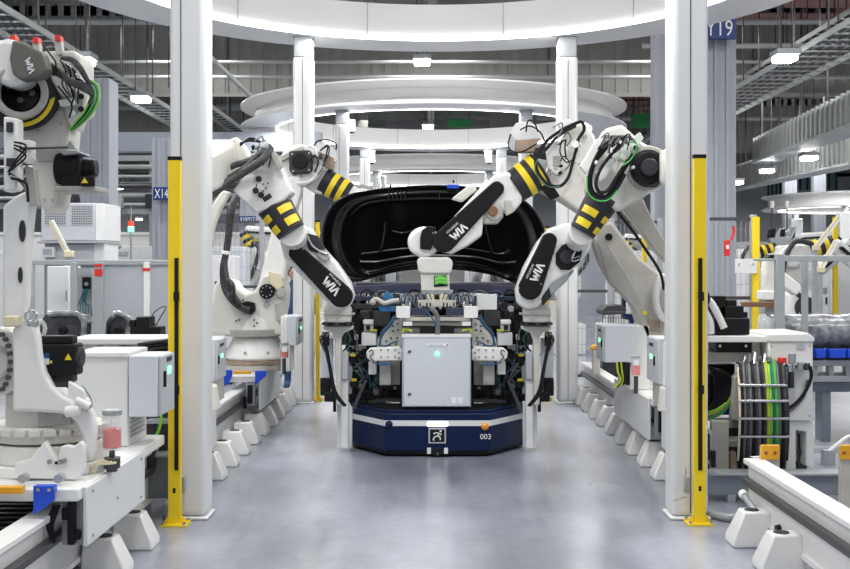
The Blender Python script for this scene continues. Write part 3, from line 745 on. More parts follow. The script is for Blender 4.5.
def tool_head(cx, d, s, parent_robot):
    """docked tool under the wrist: drawn about picture x = cx"""
    t = parent_robot
    m = MB()
    k = d/F
    m.cyl(P(cx, 303, d+.12), P(cx, 309, d+.12), 11*k, 14.5*k, 28); m.cyl(P(cx, 309, d+.12), P(cx, 322, d+.12), 14.5*k, 13.5*k, 28)
    o = m.put('tool_flange', 'robot', t, .006)
    MB().cyl(P(cx, 314.2, d+.12), P(cx, 315.2, d+.12), 15.0*k, 15.0*k, 28).put('flange_seam', 'castgrey', o)
    m = MB(); m.cyl(P(cx, 322, d+.12), P(cx, 325, d+.12), 15.2*k, 15.2*k, 28); m.put('clamp_ring', 'black', o)
    for q in range(8):
        a = 2*PI*q/8; m = MB(); m.box(P(cx, 323.5, d+.12)+V((14.8*k*math.cos(a), 14.8*k*math.sin(a), 0)), (.03, .03, .02), rz=a); m.put('clamp_jaw', 'darkmetal', o)

# ---------------------------------------------------------------- robot A: nearest left foreground
R1 = T('industrial_robot', 'large white robot cropped at the left edge, nearest to the viewer, with green hose loop', 'robot', (-2.3, 6.0, .61), 'articulated robots')
d = 6.05; k = d/F
bx, bz = X(42, d), .61
m = MB(); m.cyl((bx, d+.1, bz), (bx, d+.1, bz+.06), .36, .36, 40); m.put('base_flange', 'robotwhite', R1, .008)
m = MB(); m.cyl((bx, d+.1, bz+.06), (bx, d+.1, bz+.16), .33, .31, 40); m.cyl((bx, d+.1, bz+.17), (bx, d+.1, bz+.26), .30, .29, 40); m.put('base', 'robot', R1, .01)
for q in range(14):
    a = PI+q*PI/13; m = MB(); m.box((bx+.31*math.cos(a), d+.1+.31*math.sin(a), bz+.235), (.05, .06, .035), rz=a); m.put('ring_lug', 'robot', R1, .004)
# white foot skirt with pointed cut-outs
MB().slab([(12, 478), (15, 463), (30, 459), (40, 447), (45, 441), (51, 452), (58, 463), (60, 447), (66, 445), (74, 447), (80, 441), (84, 446), (84, 470), (76, 480)], d-.30, .05).put('skirt_cover', 'robotwhite', R1, .008)
px_bolts([(49, 462), (60, 462), (64, 461)], 2.6, d-.315, R1)
px_bolts([(56, 463)], 1.6, d-.315, R1, 'black')
m = MB(); m.slab([(4, 392), (52, 392), (66, 402), (80, 403), (84, 414), (82, 430), (40, 436), (4, 438)], d-.145, .25); m.put('turret', 'robot', R1, .02)
MB().slab([(38, 412), (68, 409), (72, 424), (38, 428)], d-.16, .03).put('turret_recess', 'castgrey', R1, .004)
px_bolts([(44, 416), (60, 416), (67, 414)], 3, d-.17, R1, 'steelgrey', 'stud')
# curved shell (sweeps from upper left down to the right)
shell = [(11, 330), (18, 322), (28, 320), (35, 324), (38, 338), (40, 356), (44, 372), (52, 387), (63, 396), (74, 401), (86, 404), (93, 414), (95, 430), (94, 450), (90, 462), (84, 452), (82, 436), (74, 420), (60, 414), (30, 412), (12, 412)]
MB().slab(shell, d-.22, .07).put('shoulder_shell', 'robotwhite', R1, .02, 3)
MB().pcyl(-6, 362, 34, d-.20, .25, 40).put('shoulder_gear_housing', 'robot', R1, .01)
MB().ring(P(-6, 362, d-.23), P(-6, 362, d-.2), 17*k, 12*k).put('gear_ring', 'castgrey', R1, .004)
for q in range(9):
    a = math.radians(-62+q*15.5); MB().pcyl(-6+15.5*math.cos(a), 362+31*math.sin(a)*1.0, 2.4, d-.225, .03, 8).put('gear_bolt', 'darkmetal', R1)
MB().pbox(3, 316, 16, 327, d-.3, .08).put('bumper_block', 'gold', R1, .008)
m = MB(); m.ring(P(31, 316, d-.22), P(31, 316, d-.17), 6.5*k, 4*k, 20); m.pbox(27, 321, 36, 327, d-.22, .05); m.put('eye_bolt', 'metal', R1, .004)
m = MB(); m.tube([P(38, 345, d-.1), P(45, 330, d-.05), P(42, 322, d), P(34, 320, d)], .012); m.put('hose_loop', 'clear', R1)
# black motor with labels
m = MB(); m.pbox(40, 336, 72, 344, d-.12, .10); m.put('motor_terminal_box', 'black', R1, .008)
M1 = MB().pbox(38, 344, 76, 376, d-.14, .13).put('shoulder_motor', 'black', R1, .012)
m = MB(); m.pbox(42, 374, 72, 383, d-.10, .1); m.put('motor_base', 'darkgrey', R1, .01)
m = MB(); m.cyl(P(74, 357, d-.08), P(83, 357, d-.08), 11*k, 10*k, 24); m.put('motor_fan', 'darkgrey', R1, .01)
MB().slab([(64.5, 360), (71.5, 360), (68, 353.5)], d-.147, .004).put('warning_triangle', 'stripe', M1)
MB().pbox(40, 353, 49, 358.5, d-.147, .004).put('blue_label', 'hoseblue', M1)
MB().pbox(40, 358.5, 49, 364.5, d-.147, .004).put('white_label', 'printwhite', M1)
MB().pbox(50, 360.5, 52, 363.5, d-.146, .003).put('small_label', 'stripe', M1)
m = MB(); m.slab([(68, 381), (84, 391), (84, 405), (68, 398)], d-.2, .04); m.put('white_bracket', 'robotwhite', R1, .006)
m = MB(); m.cyl(P(66, 412, d-.25), P(80, 410, d-.25), .03, .03, 14); m.cyl(P(76, 400, d-.25), P(90, 407, d-.25), .022, .022, 12); m.put('hose_fitting', 'robotwhite', R1, .004)
for q in range(3): MB().ptube([(82, 385), (90, 396+q), (92, 405), (86, 412-q*2)], d-.24+.01*q, .7).put('thin_hose', 'steelgrey', R1)
# lower arm (two plates)
MB().slab([(2, 206), (14, 196), (27, 190), (33, 198), (30, 222), (27, 258), (26, 300), (23, 322), (2, 326)], d-.18, .09).put('lower_arm', 'robotwhite', R1, .02, 3)
for e in ((22, 231, 3.2, 11), (20, 275, 2.2, 8)): MB().slab(ellipse(*e, 18), d-.19, .02).put('lightening_hole', 'darkgrey', R1)
# upper cast arm
MB().slab([(18, 122), (40, 112), (62, 98), (69, 118), (67, 146), (62, 175), (56, 208), (50, 212), (41, 212), (36, 190), (30, 160)], d-.02, .24).put('upper_arm', 'robot', R1, .03, 3)
MB().slab([(34, 150), (60, 150), (54, 162), (38, 162)], d-.03, .02).put('arm_rib', 'castgrey', R1, .004)
m = MB(); m.cyl(P(58, 169, d+.02), P(80, 169, d+.02), 17*k, 16.5*k, 28); m.put('elbow_motor', 'black', R1, .012)
m = MB(); m.pbox(61, 157, 80, 188, d-.06, .2); m.put('motor_body', 'black', R1, .012)
m = MB(); m.cyl(P(80, 168.5, d+.02), P(97, 168.5, d+.02), 9.5*k, 9*k, 24); m.put('motor_encoder', 'black', R1, .01)
MB().pbox(55, 186, 96, 191.5, d-.08, .24).put('motor_tray', 'castgrey', R1, .006)
MB().slab([(81, 183), (88, 183), (84.5, 177.5)], d-.10, .004).put('warning_triangle', 'stripe', R1)
m = MB(); m.slab([(81, 176), (94, 176), (94, 186), (81, 186)], d-.095, .03); m.put('motor_flange', 'black', R1, .004)
m = MB(); m.slab([(62, 150), (78, 151), (80, 153), (62, 155)], d-.1, .2); m.slab([(65, 148), (70, 140), (76, 149)], d-.1, .05); m.put('cable_gland_plate', 'steelgrey', R1, .003)
# elbow ring with yellow arcs
rc = (20, 92)
MB().ring(P(*rc, d-.16), P(*rc, d+.12), 38*k, 20*k, 48).put('elbow_collar', 'collar', R1, .012)
MB().ring(P(*rc, d-.26), P(*rc, d-.16), 26*k, 19*k, 48).put('elbow_cast_ring', 'castgrey', R1, .012)
MB().pcyl(rc[0], rc[1], 19.5, d-.02, .06, 32).put('elbow_core', 'darkmetal', R1, .005)
for (ra, rb, a0, a1) in ((24.5, 28.0, 5, 95), (31, 35.0, 8, 98)):
    pts = [(rc[0]+rb*math.cos(math.radians(a)), rc[1]+rb*math.sin(math.radians(a))) for a in range(a0, a1+1, 7)]+[(rc[0]+ra*math.cos(math.radians(a)), rc[1]+ra*math.sin(math.radians(a))) for a in range(a1, a0-1, -7)]
    MB().slab(pts, d-.168, .006).put('yellow_stripe', 'stripe', R1)
for q in range(5): MB().pcyl(8+q*6, 86+(q % 3)*7, 3.2, d-.06, .04, 10).put('core_part', ('steelgrey', 'black')[q % 2], R1, .003)
# forearm at top
MB().slab(capsule((6, 60), 22, (10, 66), 20, 12), d-.30, .20).put('forearm_shell', 'robotwhite', R1, .03, 3)
MB().slab([(12, 40), (22, 42), (42, 52), (48, 70), (40, 77), (20, 80), (12, 74), (9, 58)], d-.34, .10).put('forearm_cover', 'olive', R1, .012, 3)
m = MB(); c = P(30, 66, d-.345); ux = V((.35, 0, -.94)).normalized(); uz = V((.94, 0, .35)).normalized()
strokes(m, [((-1.15, .5), (-.85, -.5)), ((-.85, -.5), (-.62, .3)), ((-.62, .3), (-.38, -.5)), ((-.38, -.5), (-.10, .5)), ((.14, .5), (.14, -.5)), ((.36, -.5), (.70, .5)), ((.70, .5), (1.04, -.5))], .2, c, ux, uz, .035)
m.put('lettering', 'printwhite', R1)
m = MB(); m.slab([(42, 51), (74, 50), (80, 57), (80, 72), (76, 92), (60, 96), (48, 76)], d-.12, .26); m.put('forearm_box', 'robot', R1, .015)
MB().slab([(47, 62), (76, 62), (76, 70), (50, 74)], d-.13, .02).put('box_lid', 'beige', R1, .004)
for q, (sx_, sy_) in enumerate(((12, 38), (35, 40), (57, 38))):
    m = MB(); m.slab([(sx_-3, sy_+3), (sx_+4, sy_+3), (sx_+5, sy_+16), (sx_, sy_+18), (sx_-2, sy_+12)], d-.14, .05); o = m.put('sensor_bracket', 'beige', R1, .004)
    MB().pbox(sx_-2.5, sy_-3, sx_+3, sy_+3, d-.15, .06).put('red_cap', 'red', o, .004)
m = MB(); m.slab([(62, 80), (72, 84), (84, 80), (87, 95), (84, 112), (76, 118), (72, 130), (66, 120), (62, 100)], d-.06, .2); m.put('wrist_casting', 'robot', R1, .015)
MB().slab([(58, 100), (73, 98), (73, 104), (60, 106)], d-.14, .05).put('hose_clamp', 'robotwhite', R1, .004)
for q in range(4):
    MB().ptube([(44, 62+q*3, d-.2), (56, 68+q*2, d-.24), (70, 80+q, d-.26), (84, 84+q*2, d-.24), (92, 90+q*2, d-.2), (92-q, 104, d-.2)], d, 1.9, 8).put('dress_hose', 'hose', R1)
for q in range(3):
    MB().ptube([(62, 58, d-.15), (72, 59+q, d-.2), (80, 66+q*2, d-.24), (86, 77+q, d-.24), (91, 88, d-.2)], d, 2.0, 8).put('dress_hose', 'hose', R1)
for q in range(5):
    MB().ptube([(90-q*2, 80+q, d-.16), (98-q*2.1, 86+q, d-.16-.012*q), (99-q*2.3, 99, d-.2), (93-q*2.2, 112, d-.2), (84-q*2, 122, d-.18), (74-q, 130, d-.16)], d, .95, 8).put('green_hose', ('limegreen', 'teal', 'green', 'black', 'limegreen')[q], R1)
for q in range(7): MB().cyl(P(73+q % 3*4, 88+q*4.2, d-.10), P(73+q % 3*4, 88+q*4.2, d-.05), .016, seg=10).put('fitting', ('robotwhite', 'steelgrey', 'black')[q % 3], R1, .003)
for q in range(5): MB().ptube([(60+q*3, 60+q*2), (66+q*2, 72), (62+q*4, 84), (70+q*2, 96+q*2)], d-.25, .8).put('thin_hose', ('black', 'hosegrey')[q % 2], R1)
for q in range(4): MB().slab([(63+q*4, 62+q*5), (69+q*4, 64+q*5), (68+q*4, 69+q*5), (62+q*4, 67+q*5)], d-.24, .06).put('cable_clamp', ('metal', 'black')[q % 2], R1, .004)
px_bolts([(45, 104), (58, 110), (61, 124), (38, 130), (52, 200), (44, 200)], 1.1, d-.03, R1, 'castgrey')
for q, (a, b) in enumerate(((50, 58), (68, 88), (66, 100))): MB().ptube([(a-8, b-14), (a, b-4), (a+6, b+6), (a+3, b+18)], d-.26, .9).put('thin_hose', 'black', R1)
MB().cyl(P(2, 149, d-.3), P(68, 147.5, d-.3), .007, seg=10).put('tie_rod', 'darkmetal', R1)
m = MB(); m.slab([(20, 140), (31, 140), (31, 158), (26, 164), (20, 160)], d-.3, .08); m.put('clear_guard', 'robotwhite', R1, .008)
MB().slab([(3, 116), (17, 118), (17, 190), (3, 192)], d-.34, .10).put('side_cover', 'robotwhite', R1, .012)
for e in ((6, 122, 12, 132), (6, 158, 14, 166)): MB().pbox(*e, d-.36, .03).put('cover_window', 'darkgrey', R1, .003)
for q in range(4): MB().ptube([(8+q, 172+q*2), (16+q*2, 178+q), (24+q, 186), (28, 196+q*2)], d-.34-.01*q, 1.5).put('silver_hose', ('metal', 'black')[q % 2], R1)
m = MB(); m.slab([(24, 165), (34, 168), (38, 206), (30, 206)], d-.22, .05); m.put('link_plate', 'castgrey', R1, .005)
for q in range(3): MB().ptube([(14, 142+q*3), (26, 146+q*5), (16, 160+q*3), (8, 172)], d-.36, 1.0).put('thin_hose', 'black', R1)

# ---------------------------------------------------------------- robot B: left, striped forearm down to the left tool column
R2 = T('industrial_robot', 'white robot reaching down from behind near left pillar to the left tool column', 'robot', (-1.92, 8.65, .61), 'articulated robots')
bx = -1.925
m = MB(); m.cyl((bx, 8.65, .612), (bx, 8.65, .80), .27, .24, 36); m.put('base', 'robot', R2, .01)
m = MB(); m.cyl((bx, 8.65, .80), (bx, 8.65, 1.15), .20, .18, 36); m.put('turret', 'robotwhite', R2, .02)
m = MB(); m.poly3([V((bx-.11, 8.5, 1.1)), V((bx+.13, 8.5, 1.1)), V((bx+.12, 8.5, 2.5)), V((bx-.09, 8.5, 2.5))], (0, .26, 0)); m.put('lower_arm', 'robot', R2, .03)
d = 9.6; k = d/F
m = MB(); m.bar((bx, 8.7, 2.45), P(225, 158, d+.2), .32, .34); m.put('elbow_casting', 'robot', R2, .05)
MB().slab([(196, 150), (211.5, 146), (236.5, 136.5), (244, 147), (250, 158), (238, 166), (222, 172), (196, 182)], d, .30).put('rear_housing', 'robot', R2, .02, 3)
px_bolts([(236, 160), (214, 170)], 1.8, d-.01, R2, 'castgrey')
MB().slab([(232, 190), (240, 182), (252, 163), (263, 148), (268, 148), (281, 167), (292, 192), (284, 200), (256, 214), (250, 208)], d-.04, .30).put('forearm_housing', 'robotwhite', R2, .02, 3)
MB().slab([(247, 157), (268, 145), (275, 160), (274, 171), (248, 171)], d-.07, .1).put('front_plate', 'robot', R2, .012)
MB().slab([(272, 147), (279, 158), (283, 166), (279, 170), (274, 162), (269, 150)], d-.12, .05).put('lever_plate', 'castgrey', R2, .006)
px_bolts([(258.5, 179), (261, 195), (255.5, 190.5)], 3.2, d-.06, R2, 'darkgrey', 'round_port')
px_bolts([(263, 184), (266, 188), (263, 191), (268, 183)], .8, d-.06, R2, 'black', 'screw')
MB().ptube([(257, 184), (256, 190), (261, 195)], d-.06, .5).put('thin_hose', 'darkgrey', R2)
p, q = P(270, 199, d+.13), P(291.5, 232, d+.10)
MB().cyl(p, q, 19.3*k, 15.0*k, 36).put('striped_collar', 'collar', R2, .006)
MB().cyl(p-(q-p)*.02, p+(q-p)*.10, 20.2*k, 19.8*k, 36).put('collar_ring', 'darkgrey', R2, .003)
stripes4(R2, p, q, 19.3*k, 15.0*k, a_list=((-1.1, -.12), (.50, 1.25)), ts=((.38, .56), (.70, .90)))
da = 9.95; ka = da/F
arm = [(279, 240), (303, 225), (312, 229), (316, 238), (322, 247), (336, 262), (350, 282), (354, 296), (350, 306), (341, 310), (333, 309), (322, 298), (300, 276), (284, 258)]
MB().slab(arm, da, .24).put('wrist_arm', 'robotwhite', R2, .03, 3)
MB().cyl(q, P(296, 240, da+.12), 14.6*k, 13*k, 28).put('arm_neck', 'robotwhite', R2, .006)
MB().slab(capsule((296.5, 253), 8.0, (341, 296), 11.6, 12), da-.05, .07).put('arm_cover', 'cover', R2, .014, 3)
px_bolts([(289, 259), (303, 249), (316, 289), (350, 289), (302, 274), (328, 268)], .8, da-.054, R2, 'metal', 'screw', .01)
wia(P(331.5, 286.5, da-.053), -47, 10.2*ka, R2)
m = MB(); m.cyl(P(315, 244, da-.02), P(315, 244, da+.2), 8*ka, seg=24); m.slab([(307, 233), (318, 236), (325, 250), (320, 256), (309, 247)], da-.03, .1); m.put('wrist_motor', 'darkgrey', R2, .01)
MB().slab([(318, 250), (326, 250), (330, 258), (326, 262), (317, 256)], da-.04, .1).put('wrist_casting', 'castgrey', R2, .008)
m = MB(); m.ptube([(308, 236), (312, 245), (320, 251), (327, 254)], da-.05, 1.1); m.put('silver_hose', 'metal', R2)
tool_head(338, 10.05, -1, R2)
for qn, pts in enumerate(([(268, 146, 9.4), (262, 152, 9.3), (248, 166, 9.3), (230, 178, 9.3), (214, 188, 9.3), (200, 204, 9.1)],
            [(264, 150, 9.4), (250, 160, 9.4), (228, 168, 9.4), (212, 180, 9.3), (200, 190, 9.2)], [(270, 148, 9.35), (262, 160, 9.25), (244, 172, 9.25), (225, 184, 9.2), (208, 200, 9.1), (200, 222, 9.0)])):
    MB().ptube(pts, 9.3, (3.6, 3.2, 4.2)[qn], 12, 7).put('dress_hose', 'hose', R2)
for qn in range(4): MB().ptube([(240, 143+qn), (250, 141-qn), (262, 143), (270, 148+qn*2), (266, 158)], 9.45, .9).put('thin_hose', 'black', R2)
MB().cyl(P(262, 149, 9.35), P(269, 146, 9.35), .055, seg=18).put('hose_clamp', 'steelgrey', R2, .006)

# ---------------------------------------------------------------- robot C: left, behind; square dark elbow motor
R3 = T('industrial_robot', 'white robot on left rail with square dark elbow motor, its arm going behind the hood', 'robot', (-1.98, 12.1, .61), 'articulated robots')
d = 12.1; k = d/F; bx = X(256, d)
m = MB(); m.cyl((bx, d, .61), (bx, d, .68), .38, .38, 40); m.put('base_flange', 'beige', R3, .01)
MB().cyl((bx, d, .68), (bx, d, .72), .385, .385, 40).put('base_ring', 'tan', R3, .004)
m = MB(); m.cyl((bx, d, .72), (bx, d, .98), .36, .24, 40); m.put('base_dome', 'robotwhite', R3, .04, 3)
m = MB(); m.cyl((bx, d, .98), (bx, d, 1.06), .34, .36, 40); m.put('turret_ring', 'castgrey', R3, .01)
px_bolts([(245, 353), (268, 353)], 1.6, d-.34, R3, 'steelgrey')
MB().slab([(205, 335), (205, 318), (212, 300), (214, 285), (220, 278), (232, 281), (237, 289), (246, 294), (255, 290), (262, 276), (272, 272), (282, 276), (285, 290), (284, 306), (281, 320), (285, 335)], d-.26, .5).put('turret', 'robot', R3, .03, 3)
MB().slab([(240, 334), (247, 320), (255, 314), (264, 320), (270, 334)], d-.28, .03).put('turret_web', 'robotwhite', R3, .006)
px_bolts([(243, 300), (247, 303), (251, 303), (236, 321), (239, 320), (254, 320), (257, 323), (254, 326)], 1.0, d-.285, R3, 'darkgrey', 'screw')
MB().pcyl(266.5, 291.5, 7.6, d-.33, .08, 28).put('shoulder_flange', 'black', R3, .008)
for q in range(8):
    a = 2*PI*q/8; MB().pcyl(266.5+5.2*math.cos(a), 291.5+5.2*math.sin(a), .8, d-.335, .01, 8).put('flange_bolt', 'metal', R3)
MB().pcyl(266.5, 305, 3.4, d-.27, .03, 20).put('round_cap', 'steelgrey', R3)
m = MB(); m.slab([(268, 271), (280, 274), (284, 286), (277, 290), (270, 284)], d-.32, .06); m.put('shoulder_bracket', 'gold', R3, .006)
MB().pcyl(281, 293, 4.6, d-.32, .06, 20).put('shoulder_cap', 'castgrey', R3, .006)
MB().slab([(275, 305), (284, 300), (284, 316), (281, 322), (276, 320)], d-.29, .04).put('shadow_casting', 'castgrey', R3, .006)
MB().slab([(258, 284), (264, 262), (270, 236), (276, 205), (283, 180), (300, 172), (301, 190), (294, 215), (288, 245), (284, 285), (278, 300), (266, 298)], d-.16, .26).put('lower_arm', 'robotwhite', R3, .03, 3)
m = MB(); m.slab(ellipse(300, 165, 22, 21, 28), d-.12, .28); m.put('elbow_housing', 'robotwhite', R3, .03, 3)
m = MB(); m.slab([(289, 151), (310, 150), (312, 154), (312, 170), (308, 173), (292, 174), (289, 170)], d-.22, .12); m.put('elbow_motor', 'darkgrey', R3, .015)
MB().pcyl(300, 161, 8, d-.235, .04, 24).put('motor_cap', 'black', R3, .01)
px_bolts([(292, 154), (309, 153), (309, 170), (293, 171)], 1.1, d-.228, R3, 'castgrey')
m = MB(); m.slab([(276, 158), (297, 148), (303, 146), (304, 150), (284, 160), (279, 163)], d-.18, .06); m.put('link_bracket', 'beige', R3, .008)
MB().slab([(312, 150), (320, 140), (334, 148), (336, 160), (328, 168), (316, 160)], d-.08, .16).put('sensor_box', 'cabinetwhite', R3, .01)
MB().slab([(320, 152), (334, 158), (333, 170), (322, 166)], d-.1, .1).put('box_front', 'tan', R3, .006)
MB().ptube([(314, 146), (318, 141), (328, 140), (336, 144), (336, 150)], d-.1, .8).put('thin_hose', 'black', R3)
MB().ptube([(297, 183), (312, 180), (318, 165), (315, 150), (308, 146)], d-.2, 1.2).put('white_hose', 'robotwhite', R3)
MB().slab([(298, 182), (318, 168), (332, 172), (322, 194), (312, 192)], d-.02, .2).put('forearm', 'robot', R3, .02, 3)
p, q = P(323, 180, d+.05), P(349, 195, d+.05)
MB().cyl(p, q, 13.2*k, 12.2*k, 32).put('striped_collar', 'collar', R3, .006)
for (t0, t1) in ((.30, .48), (.64, .82)): MB().band(p, q, t0, t1, 13.2*k, 12.2*k, -1.45, 1.45, .005, 14).put('yellow_stripe', 'stripe', R3)
MB().cyl(q, P(365, 200, d+.05), 11*k, 9*k, 28).put('arm_neck', 'robotwhite', R3, .006)
MB().slab(capsule((362, 198), 10, (408, 222), 10, 10), d-.02, .2).put('wrist_arm', 'robotwhite', R3, .02)
m = MB(); m.slab([(350, 187), (362, 184), (374, 188), (366, 194)], d-.0, .1); m.put('wrist_lug', 'castgrey', R3, .01)
for qn, pts in enumerate(([(240, 190, 12), (233, 205, 11.8), (230, 225, 11.8), (227, 248, 11.8), (223, 270, 11.8), (225, 288, 11.8), (232, 300, 11.75), (242, 308, 11.75), (250, 310, 11.75)],
            [(238, 192, 12), (230, 208, 11.75), (228, 232, 11.75), (225, 262, 11.75), (228, 282, 11.7), (233, 294, 11.7), (240, 304, 11.7)], [(228, 280, 11.7), (232, 284, 11.65), (233, 292, 11.65), (228, 298, 11.65)])):
    MB().ptube(pts, 11.8, (3.4, 2.6, 2.4)[qn], 12, 7).put('dress_hose', 'hose', R3)
MB().cyl(P(226.5, 251, 11.75), P(226, 254.5, 11.75), .055, seg=18).put('hose_clamp', 'robotwhite', R3, .004)
m = MB(); m.slab([(240, 304), (246, 301), (254, 303), (255, 311), (250, 315), (243, 313)], d-.34, .1); m.put('hose_manifold', 'black', R3, .01)
m = MB(); m.slab([(200, 238), (212, 205), (222, 190), (230, 192), (222, 206), (214, 226), (209, 250), (208, 290), (212, 320), (200, 330)], d+.15, .12); m.put('balance_link', 'robot', R3, .02)

# ---------------------------------------------------------------- robot D: centre arm (base behind right rail)
R4 = T('industrial_robot', 'white robot whose arm stretches to the centre tool in front of the black hood', 'robot', (2.15, 10.3, .61), 'articulated robots')
d = 10.35; k = d/F; bx = X(655, d)
m = MB(); m.cyl((bx, d, .612), (bx, d, .80), .36, .32, 36); m.put('base', 'robot', R4, .01)
m = MB(); m.cyl((bx, d, .80), (bx, d, 1.1), .27, .25, 36); m.put('turret', 'beige', R4, .02)
MB().slab([(630, 290), (648, 276), (690, 276), (690, 342), (640, 342), (640, 322)], d-.1, .34).put('shoulder_casting', 'robot', R4, .03, 3)
MB().slab([(594, 243), (597, 230), (604, 222), (613, 222), (620, 232), (640, 258), (664, 276), (668, 300), (664, 336), (652, 340), (644, 326), (634, 306), (612, 284), (600, 262)], d-.34, .24).put('lower_arm', 'beige', R4, .03, 3)
MB().slab([(596, 236), (604, 226), (606, 240), (638, 292), (652, 336), (648, 340), (634, 308), (608, 280)], d-.35, .05).put('lower_arm_flange', 'castgrey', R4, .01)
MB().pcyl(609, 237, 3.6, d-.362, .03, 20).put('pivot_hole', 'black', R4)
MB().slab(ellipse(667, 298, 13, 25, 28), d-.44, .12).put('shoulder_ring', 'robotwhite', R4, .02, 3)
MB().slab(ellipse(668, 298, 8, 18, 24), d-.45, .05).put('shoulder_cap', 'castgrey', R4, .01)
MB().pcyl(645, 313, 2.2, d-.36, .02, 12).put('yellow_dot', 'stripe', R4)
m = MB(); m.slab([(648, 318), (660, 322), (660, 332), (650, 330)], d-.355, .03); m.put('brown_cap', 'tan', R4, .004)
de = 10.5; ke = de/F
MB().slab([(540, 190), (548, 170), (556, 146), (570, 126), (584, 122), (594, 134), (606, 160), (612, 190), (606, 226), (596, 232), (580, 212), (562, 200)], de-.1, .34).put('elbow_housing', 'robot', R4, .03, 3)
MB().slab([(546, 152), (556, 140), (568, 148), (566, 170), (556, 175), (548, 168)], de-.13, .05).put('square_port', 'robotwhite', R4, .008)
MB().pbox(553, 156, 561, 166, de-.145, .02).put('port_window', 'castgrey', R4, .004)
MB().slab([(558, 124), (568, 119), (576, 122), (562, 130)], de-.2, .1).put('top_cap', 'robotwhite', R4, .008)
MB().slab([(543, 170), (560, 196), (552, 200), (540, 188)], de-.12, .06).put('dark_seal', 'black', R4, .006)
p, q = P(541, 169, de-.02), P(514, 187, de-.02)
MB().cyl(p, q, 18.5*ke, 17*ke, 36).put('striped_collar', 'collar', R4, .006)
for (t0, t1) in ((.10, .30), (.48, .68)): MB().band(p, q, t0, t1, 18.5*ke, 17*ke, -1.4, 1.4, .005, 14).put('yellow_stripe', 'stripe', R4)
da = 10.35; ka = da/F
body = [(440, 252), (438, 238), (447, 224), (462, 208), (478, 190), (494, 175), (508, 171), (516, 178), (522, 192), (522, 202), (514, 212), (504, 213), (498, 205), (490, 208), (484, 216), (482, 236), (468, 246), (452, 254)]
MB().slab(body, da, .22).put('wrist_arm', 'robotwhite', R4, .03, 3)
MB().slab(capsule((497, 188.5), 7.4, (444, 241), 11.6, 12), da-.05, .07).put('arm_cover', 'cover', R4, .014, 3)
px_bolts([(501, 183), (474, 195), (456, 216), (433, 233), (474, 228), (503, 193)], .8, da-.054, R4, 'metal', 'screw', .01)
wia(P(459, 231.5, da-.053), 43, 9.6*ka, R4)
m = MB(); m.slab(ellipse(424, 242, 16.5, 15.5, 28), da-.0, .20); m.put('wrist_housing', 'robotwhite', R4, .04, 3)
MB().slab([(422, 230), (428, 226), (436, 227), (434, 238), (431, 250), (420, 249), (420, 238)], da-.04, .06).put('wrist_cover', 'cover', R4, .01)
MB().slab([(451, 199), (462, 202), (478, 189), (470, 184)], da+.06, .1).put('upper_web', 'robot', R4, .02)
m = MB(); m.cyl(P(494, 212, da-.02), P(494, 212, da+.2), 9*ka, seg=24); m.slab([(482, 208), (500, 205), (504, 216), (498, 224), (484, 224)], da+.0, .15); m.put('wrist_motor', 'castgrey', R4, .015)
MB().pcyl(493, 211, 5, da-.04, .05, 20).put('motor_cap', 'brown', R4, .006)
MB().slab([(504, 200), (512, 200), (514, 212), (506, 216)], da-.03, .06).put('cast_lug', 'beige', R4, .01)
m = MB(); m.slab([(419, 257), (448, 257), (453, 261), (452, 271), (449, 274), (422, 274), (418, 271), (417, 261)], da-.02, .26); t4 = m.put('tool_flange', 'robot', R4, .02, 3)
MB().slab([(421, 274), (449, 274), (450, 291), (421, 291)], da-.0, .22).put('tool_body', 'robot', R4, .01)
MB().slab([(434, 276), (446, 275), (448, 286), (434, 287)], da-.01, .04).put('tool_window', 'black', R4, .006)
for qn in range(5): MB().ptube([(435, 278+qn*1.6), (440, 276.5+qn*1.6), (447, 278+qn*1.5)], da-.02, 1.0).put('green_hose', ('green', 'limegreen')[qn % 2], R4)
px_bolts([(422, 274), (428, 274), (435, 274), (442, 274), (448, 274)], .8, da-.03, R4, 'steelgrey', 'screw')
m = MB(); m.slab([(509, 133), (516, 123), (528, 121), (540, 128), (541, 140), (517, 142)], de-.1, .16); m.put('sensor_box', 'cabinetwhite', R4, .01)
MB().slab([(516, 140), (540, 138), (534, 152), (515, 152)], de-.12, .14).put('box_front', 'tan', R4, .008)
MB().slab([(509, 133), (516, 139), (515, 152), (510, 149)], de-.12, .14).put('box_side', 'cabinet', R4, .008)
for qn, pts in enumerate(([(511, 134), (508, 146), (514, 152), (524, 151), (536, 144)], [(526, 132), (528, 121), (534, 122), (538, 132)], [(520, 130), (530, 126), (540, 132), (545, 142)])):
    MB().ptube(pts, de-.2, .8).put('thin_hose', 'black', R4)
for qn, pts in enumerate(([(536, 160), (540, 150), (548, 140), (560, 131), (574, 124), (582, 122), (584, 130), (578, 140), (576, 152)], [(576, 150), (572, 165), (568, 178), (560, 186), (548, 184), (538, 172), (536, 158), (544, 146)],
                        [(546, 150), (556, 138), (568, 130), (576, 126)], [(562, 140), (560, 152), (566, 162), (572, 160)])):
    MB().ptube(pts, de-.24, (1.7, 1.6, 1.5, .7)[qn], 10, 7).put('dress_hose', 'black', R4)
MB().ptube([(538, 158), (535, 168), (540, 180), (550, 187), (560, 186)], de-.27, .6).put('green_hose', 'teal', R4)
px_bolts([(575, 144)], 4, de-.3, R4, 'robotwhite', 'hose_clamp', .08)

